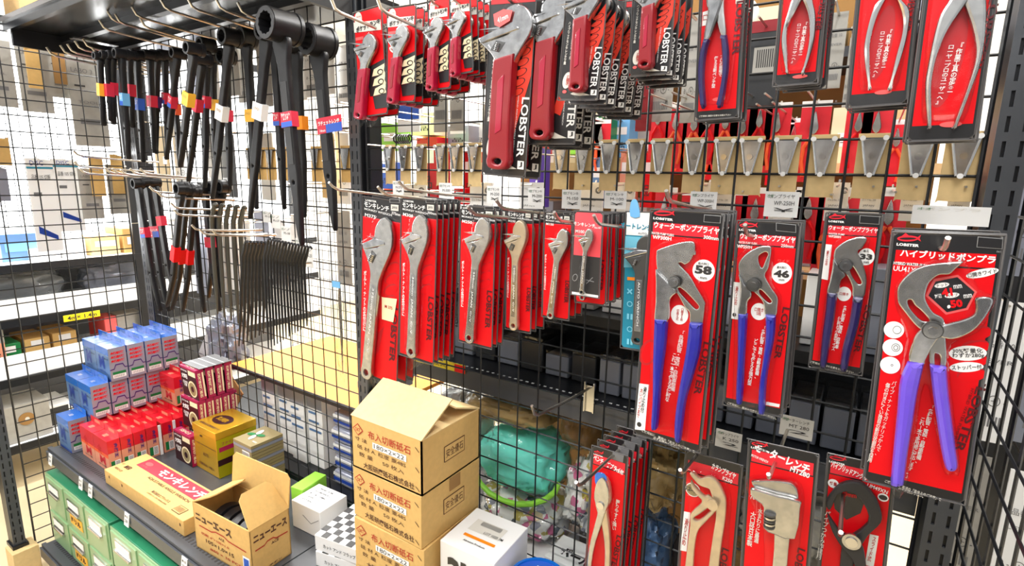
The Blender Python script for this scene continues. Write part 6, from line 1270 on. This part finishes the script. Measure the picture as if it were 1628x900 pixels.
# behind the wrench bay: tan shelf, white bags, stacked packets
t = thing('tan_shelf', 'tan topped shelf seen through the grid behind the thin black bars', 'shelf', (0, .03, .735))
MB().box(-.75, -.06, .0, .42, -.012, 0, 'wood').box(-.75, -.06, -.002, 0, -.014, .002, 'rack').build('shelf_board', t)
for i in range(3): MB().box(-.08, .08, 0, .06, 0, .022, 'case_grey').build('flat_tray', label='dark flat tray on the tan shelf by the middle post, %s layer' % ['lowest', 'middle', 'top'][i], cat='tray', group='flat trays on the tan shelf', loc=(-.15, .14+.02*i, .7355+.0225*i), bevel=.002)
for i in range(4):
    x = -.6+i*.078; b = MB().box(-.036, .036, 0, .1, 0, .25, 'white').box(-.036, .036, -.001, 0, .2, .25, 'silver_card')
    for q in range(3): b.rect(-.03, .03-.01*q, .12+q*.03, .128+q*.03, -.0015, 'silver_blue')
    b.build('white_pouch', label='tall white pouch below the tan shelf, %s from the far end' % NTH[i], cat='pouch', group='white pouches below the tan shelf', loc=(x, .07+.01*(i % 2), .451), bevel=.006)
for i in range(9):
    x = -.2+(i % 2)*.1; z = .451+(i//2)*.047
    t = thing('striped_packet', 'clear packet with white and blue stripes, %s in the pile by the middle post' % NTH[i], 'packet', (x, .12+.004*(i % 3), z), group='striped packets piled by the middle post')
    MB().box(-.045, .045, -.07, .07, 0, .044, 'silver_card').build('packet_body', t, bevel=.006); MB().box(-.0455, .0455, -.071, .071, .012, .022, 'blue_deep').box(-.0456, .0456, -.0715, .0715, .028, .036, 'white').build('stripe', t)
# hanging cards seen behind the black wrenches
G2 = 'pale cards hanging beyond the wrench bay'
rng = random.Random(11); k = 0
for row, (y0, y1, Y) in enumerate(((60, 175, .13), (205, 330, .12), (345, 455, .14))):
    for i, px in enumerate(range(262, 560, 26)):
        a = rng.uniform(-6, 6); mt = rng.choice(['white', 'grey_card', 'white_bright', 'offwhite', 'silver_card'])
        if row == 1: mt = rng.choice(['white_bright', 'white', 'kraft_pale', 'offwhite', 'case_dark'])
        if rng.random() < .2: continue
        px_pack('hanging_card', 'pale hanging card behind the wrenches, %s row, %s along' % (['upper', 'middle', 'lower'][row], NTH[i]), px+a-10, y0+rng.uniform(-12, 12), px+a+11, y1+rng.uniform(-25, 15), Y+.02*(i % 3), mt, group=G2, prints=TXT if i % 2 else ())
for i, px in enumerate((395, 412, 428, 445, 500, 548)):
    x = at(px, 235, 'Y', .004).x
    t = thing('hook_plate', 'V-shaped grey hook plate behind the black wrenches, %s along' % NTH[i], 'hook plate', (x, 0, 1.45), group='V-shaped hook plates behind the wrenches')
    MB().plate([(-.017, 0), (-.017, 0), (.017, 0), (.017, 0), (.0055, -.05), (.0055, -.05), (-.0055, -.05), (-.0055, -.05)], .001, .0025, 'steel', .0003, res=1).build('plate', t)
    MB().box(-.021, .021, .0075, .0095, -.083, .008, 'kraft').build('backing_card', t)
for i, (px, py, r_, m_) in enumerate(((434, 350, 20, 'labelblue'), (543, 280, 12, 'salmon'))): pass
# second grid beyond the wrench bay
grid_panel('wire_grid_panel', 'distant black wire grid seen through the wrench bay', (-1.6, .85, 0), (.0, .85, 0), .0, 1.9, r=.0016)
# slanted cardboard and clear film bag in the corner
t = thing('slanted_board', 'brown cardboard sheet leaning behind the grid above the maroon boxes', 'cardboard', at(345, 590, 'Y', .08), (0, radians(38), 0))
MB().box(-.05, .16, 0, .004, -.13, .06, 'kraft_dark').box(-.14, -.06, .01, .012, -.06, .16, 'white').build('sheet', t)
bundle('film_bag', 'silvery crumpled plastic film bag behind the grid in the corner', (-.92, .12, .76), (.075, .06, .12), 'silver_card', seed=12, noise_a=.4)

# ---------------- the aisle beyond the side panel
def side_card(label, px0, py0, px1, py1, X, mt, prints=(), group='cards hanging beyond the side grid', name='hanging_card'):
    A, B = at(px0, (py0+py1)/2, 'X', X), at(px1, (py0+py1)/2, 'X', X); m = (px0+px1)/2; T, Bt = at(m, py0, 'X', X), at(m, py1, 'X', X)
    q_ = thing('rear_hook', 'thin wire hook pointing away behind the side grid', 'hook', (-1.252, (A.y+B.y)/2, T.z-.006), group='wire hooks pointing away behind the side grid'); MB().tube([(0, 0, 0), (X+1.235, 0, .002), (X+1.23, 0, .01)], .0018, 'hook', 5).build('rod', q_)
    t = thing(name, label, 'card', (X, (A.y+B.y)/2, T.z), (0, 0, pi/2), group); w = B.y-A.y; h = T.z-Bt.z
    MB().box(-w/2, w/2, 0, .004, -h, 0, mt).build('card', t)
    if prints:
        p = MB()
        for (st, fx, fz, fw, fh, mm) in prints:
            if st is None: p.rect((fx-fw/2)*w, (fx+fw/2)*w, -(fz+fh/2)*h, -(fz-fh/2)*h, -.0008, mm)
            elif st == '/': p.add([((fx-fw/2)*w, -.001, -(fz-fh/2)*h), ((fx+fw/2)*w, -.001, -(fz+fh*.2)*h), ((fx+fw/2)*w, -.001, -(fz+fh/2)*h), ((fx-fw/2)*w, -.001, -(fz)*h)], [(3, 2, 1, 0)], mm)
            else: p.text(st, fx*w, -fz*h, fw*w, fh*h, mm, y=-.0012, bold=0)
        p.build('printing', t)
    return t
P1 = (('LABO 3', -.1, .15, .6, .05, 'grey_mid'), (None, -.2, .32, .3, .02, 'black_soft'), ('TOOL', 0, .5, .6, .03, 'grey_mid'), (None, 0, .72, .6, .06, 'grey_mid'))
side_card('wide grey card high beyond the side grid, by the frame edge', -40, 62, 22, 168, -1.33, 'grey_card', P1)
side_card('wide grey card high beyond the side grid, with tan card before it', 30, 70, 80, 178, -1.36, 'grey_card', P1)
side_card('tan card hanging over the second wide grey card', 42, 72, 66, 140, -1.31, 'kraft')
side_card('wide grey card third along beyond the side grid', 78, 78, 110, 155, -1.38, 'grey_card', P1)
side_card('olive tan card over the third wide grey card', 84, 75, 104, 133, -1.33, 'kraft_dark')
side_card('long grey card reaching lowest beyond the side grid', 113, 93, 168, 232, -1.36, 'grey_card', P1)
P2 = (('DISC', -.1, .05, .5, .05, 'blue_deep'), (None, 0, .1, 1, .02, 'teal'), ('品番 105 切断', 0, .2, .7, .06, 'black_soft'), (None, -.2, .38, .3, .04, 'grey_mid'), ('/', 0, .8, .7, .16, 'blue_deep'))
side_card('long white card with a slanted navy mark, nearer the frame edge', 50, 252, 92, 400, -1.36, 'white', P2)
side_card('long white card with a slanted navy mark, farther along', 90, 253, 130, 368, -1.36, 'white', P2)
side_card('grey-beige card under the hook bundle', 128, 268, 162, 348, -1.34, 'grey_card', P1)
side_card('grey-beige card by the corner post', 172, 262, 204, 340, -1.34, 'grey_card', P1)
side_card('small tan card on the grey-beige one', 144, 250, 166, 312, -1.32, 'kraft')
side_card('small tan card by the corner post', 178, 246, 198, 308, -1.32, 'kraft')
side_card('crumpled silver bag piece hanging by the frame edge', -5, 265, 14, 320, -1.33, 'silver_card')
side_card('tan card with a V plate by the frame edge', -20, 218, 16, 262, -1.33, 'kraft')
# far gondola with bright shelves
fg = thing('far_rack', 'bright far rack with dark-edged shelves across the side aisle', 'shelving', (-1.95, 0, 0))
XF = -1.95
def fshelf(px, py, th, nm):
    z = at(px, py, 'X', XF).z
    MB().box(-.55, .0, -1.3, 1.3, z-.01, z, 'white_bright').build('shelf_board', fg); MB().box(0, .012, -1.3, 1.3, z-th, z+.001, 'rack').build('shelf_edge', fg); return z
zs = [fshelf(120, 412, .03, 'a'), fshelf(120, 492, .035, 'b'), fshelf(100, 584, .035, 'c'), fshelf(70, 695, .035, 'd'), fshelf(60, 815, .03, 'e')]
MB().box(-.56, -.54, -1.3, 1.3, .05, zs[0]+.0, 'grey_mid').build('back_panel', fg)
for k_, (hh, z_) in enumerate(((.085, zs[1]), (.1, zs[2]), (.1, zs[4]))): MB().box(-.006, -.002, -1.3, 1.3, z_+.001, z_+hh, 'white_bright').build('front_strip', fg)
for y in (-.95, .25): MB().box(-.02, .01, y, y+.04, 0, 1.9, 'rack').build('upright', fg)
t = bundle('grey_bag', 'long grey bagged roll on the far rack, second shelf', (-2.15, -.2, zs[1]+.1), (.11, .22, .095), 'grey_plastic', seed=21)
bundle('grey_bag', 'silvery bagged roll on the far rack, farther along', (-2.15, .25, zs[1]+.1), (.1, .18, .095), 'silver_card', seed=22)
bundle('grey_bag', 'grey bagged roll on the far rack, by the frame edge', (-2.15, -.66, zs[1]+.1), (.1, .2, .095), 'grey_plastic', seed=23)
def far_box(label, px, py, X, dy, h, mt, d=.2, z=None, prints=()):
    p = at(px, py, 'X', X); z = p.z if z is None else z
    o = MB().box(-d, 0, -dy, dy, 0, h, mt).build('stock_box', label=label, cat='box', loc=(X, p.y, z+.0005), bevel=.003)
    if prints:
        q = MB(); 
        for (st, fy, fz, fw, fh, mm) in prints:
            a, b, c, e = fy*dy*2-fw*dy, fy*dy*2+fw*dy, (fz-fh/2)*h, (fz+fh/2)*h
            if st is None: q.quad((.001, a, c), (.001, b, c), (.001, b, e), (.001, a, e), mm)
            else: q.text(st, (a+b)/2, (c+e)/2, (b-a), (e-c), mm, y=-.0015, xf=Matrix.Rotation(pi/2, 4, 'Z'))
        q.build('printing', o)
    return o
far_box('yellow shelf label with size markings on the far rack', 130, 497, -1.93, .07, .03, 'yellow', d=.002, z=at(130, 508, 'X', -1.93).z, prints=(('4m× 1.4m', 0, .5, .8, .6, 'black_soft'),))
far_box('pink and white packet under the yellow shelf label', 177, 520, -1.97, .025, .19, 'red_pale', z=at(177, 526, 'X', -1.97).z if False else zs[2])
far_box('grey carton on the third far shelf by the corner post', 208, 525, -1.99, .055, .19, 'grey_card', z=zs[2])
far_box('salmon and white box on the far rack at the frame edge', -28, 520, -1.975, .06, .24, 'salmon', z=zs[2], prints=((None, 0, .8, 1, .3, 'grey_card'), ('部品 PARTS', 0, .4, .7, .2, 'ink_brown')))
far_box('green tray on the third far shelf at the frame edge', 12, 555, -2.0, .045, .14, 'green', z=zs[2], prints=((None, 0, .82, .6, .2, 'white'),))
far_box('brown carton with a label on the third far shelf', 60, 548, -2.02, .045, .14, 'kraft', z=zs[2], prints=((None, 0, .84, .5, .18, 'white'),))
far_box('second brown carton with a label on the third far shelf', 104, 542, -2.02, .045, .145, 'kraft', z=zs[2], prints=((None, 0, .84, .5, .18, 'white'),))
far_box('large grey box with a round hole mark on the fourth far shelf', 38, 640, -1.97, .085, .17, 'grey_card', z=zs[3], prints=((None, 0, .5, .05, .12, 'kraft_dark'),))
t = MB().cyl((0, 0, 0), (1, 0, 0), .028, .003, 'kraft_dark', 24).cyl((.001, .002, 0), (1, 0, 0), .008, .004, 'offwhite', 14).build('round_mark', bpy.data.objects['stock_box.%03d' % (len([o for o in bpy.data.objects if o.name.startswith('stock_box')])-1)], loc=(.002, 0, .1))
far_box('dark framed picture box on the fourth far shelf', 88, 610, -1.99, .05, .12, 'white', z=zs[3], prints=((None, 0, .55, .7, .7, 'case_dark'),))
far_box('tan carton on the fifth far shelf', 45, 760, -1.99, .06, .1, 'kraft_dark', z=zs[4]); far_box('second tan carton on the fifth far shelf', 92, 745, -1.99, .06, .12, 'kraft', z=zs[4])
far_box('white flat box high on the far rack', 70, 375, -2.0, .05, .05, 'white_bright', z=zs[0]); far_box('brown and white carton on the far rack top', 160, 325, -2.0, .06, .09, 'kraft_pale', z=zs[0], prints=((None, 0, .6, .7, .3, 'white'),)); far_box('orange-brown carton on the far rack top by the corner post', 205, 320, -2.0, .045, .12, 'kraft', z=zs[0], prints=((None, 0, .5, .6, .3, 'white'),)); far_box('blue and white pack on the far rack top', 25, 330, -2.05, .07, .12, 'silver_blue', z=zs[0], prints=((None, 0, .5, .8, .3, 'skyblue'),)); far_box('white carton with a triangle sketch on the far rack top', 112, 350, -2.0, .045, .09, 'white', z=zs[0])
grid_panel('wire_grid_panel', 'distant black wire grid on the far rack across the side aisle', (-2.56, -1.0, 0), (-2.56, 1.0, 0), .05, 1.7, r=.0016)
# beyond the right-hand side panel
t = thing('end_display', 'dim display of hanging packs beyond the near side panel', 'display', (1.22, .5, 0))
MB().box(.0, .8, 0, .02, .0, 1.9, 'case_dark').build('back_board', t)
for i in range(12):
    x = 1.25+(i % 3)*.075; z = 1.78-(i//3)*.29
    back_pack('silver_pack', 'silvery pack beyond the near side panel, %s one' % NTH[i], x, .26+.03*(i % 2), z, .06, .25, ['silver_card', 'grey_card', 'white', 'case_grey'][i % 4], group='silvery packs beyond the near side panel', prints=TXT)
    MB().tube([(x, .498, z-.006), (x, .25+.03*(i % 2), z-.006)], .002, 'hook', 5).build('rear_hook', label='thin wire hook on the display beyond the near side panel', cat='hook', group='hooks on the near side display')
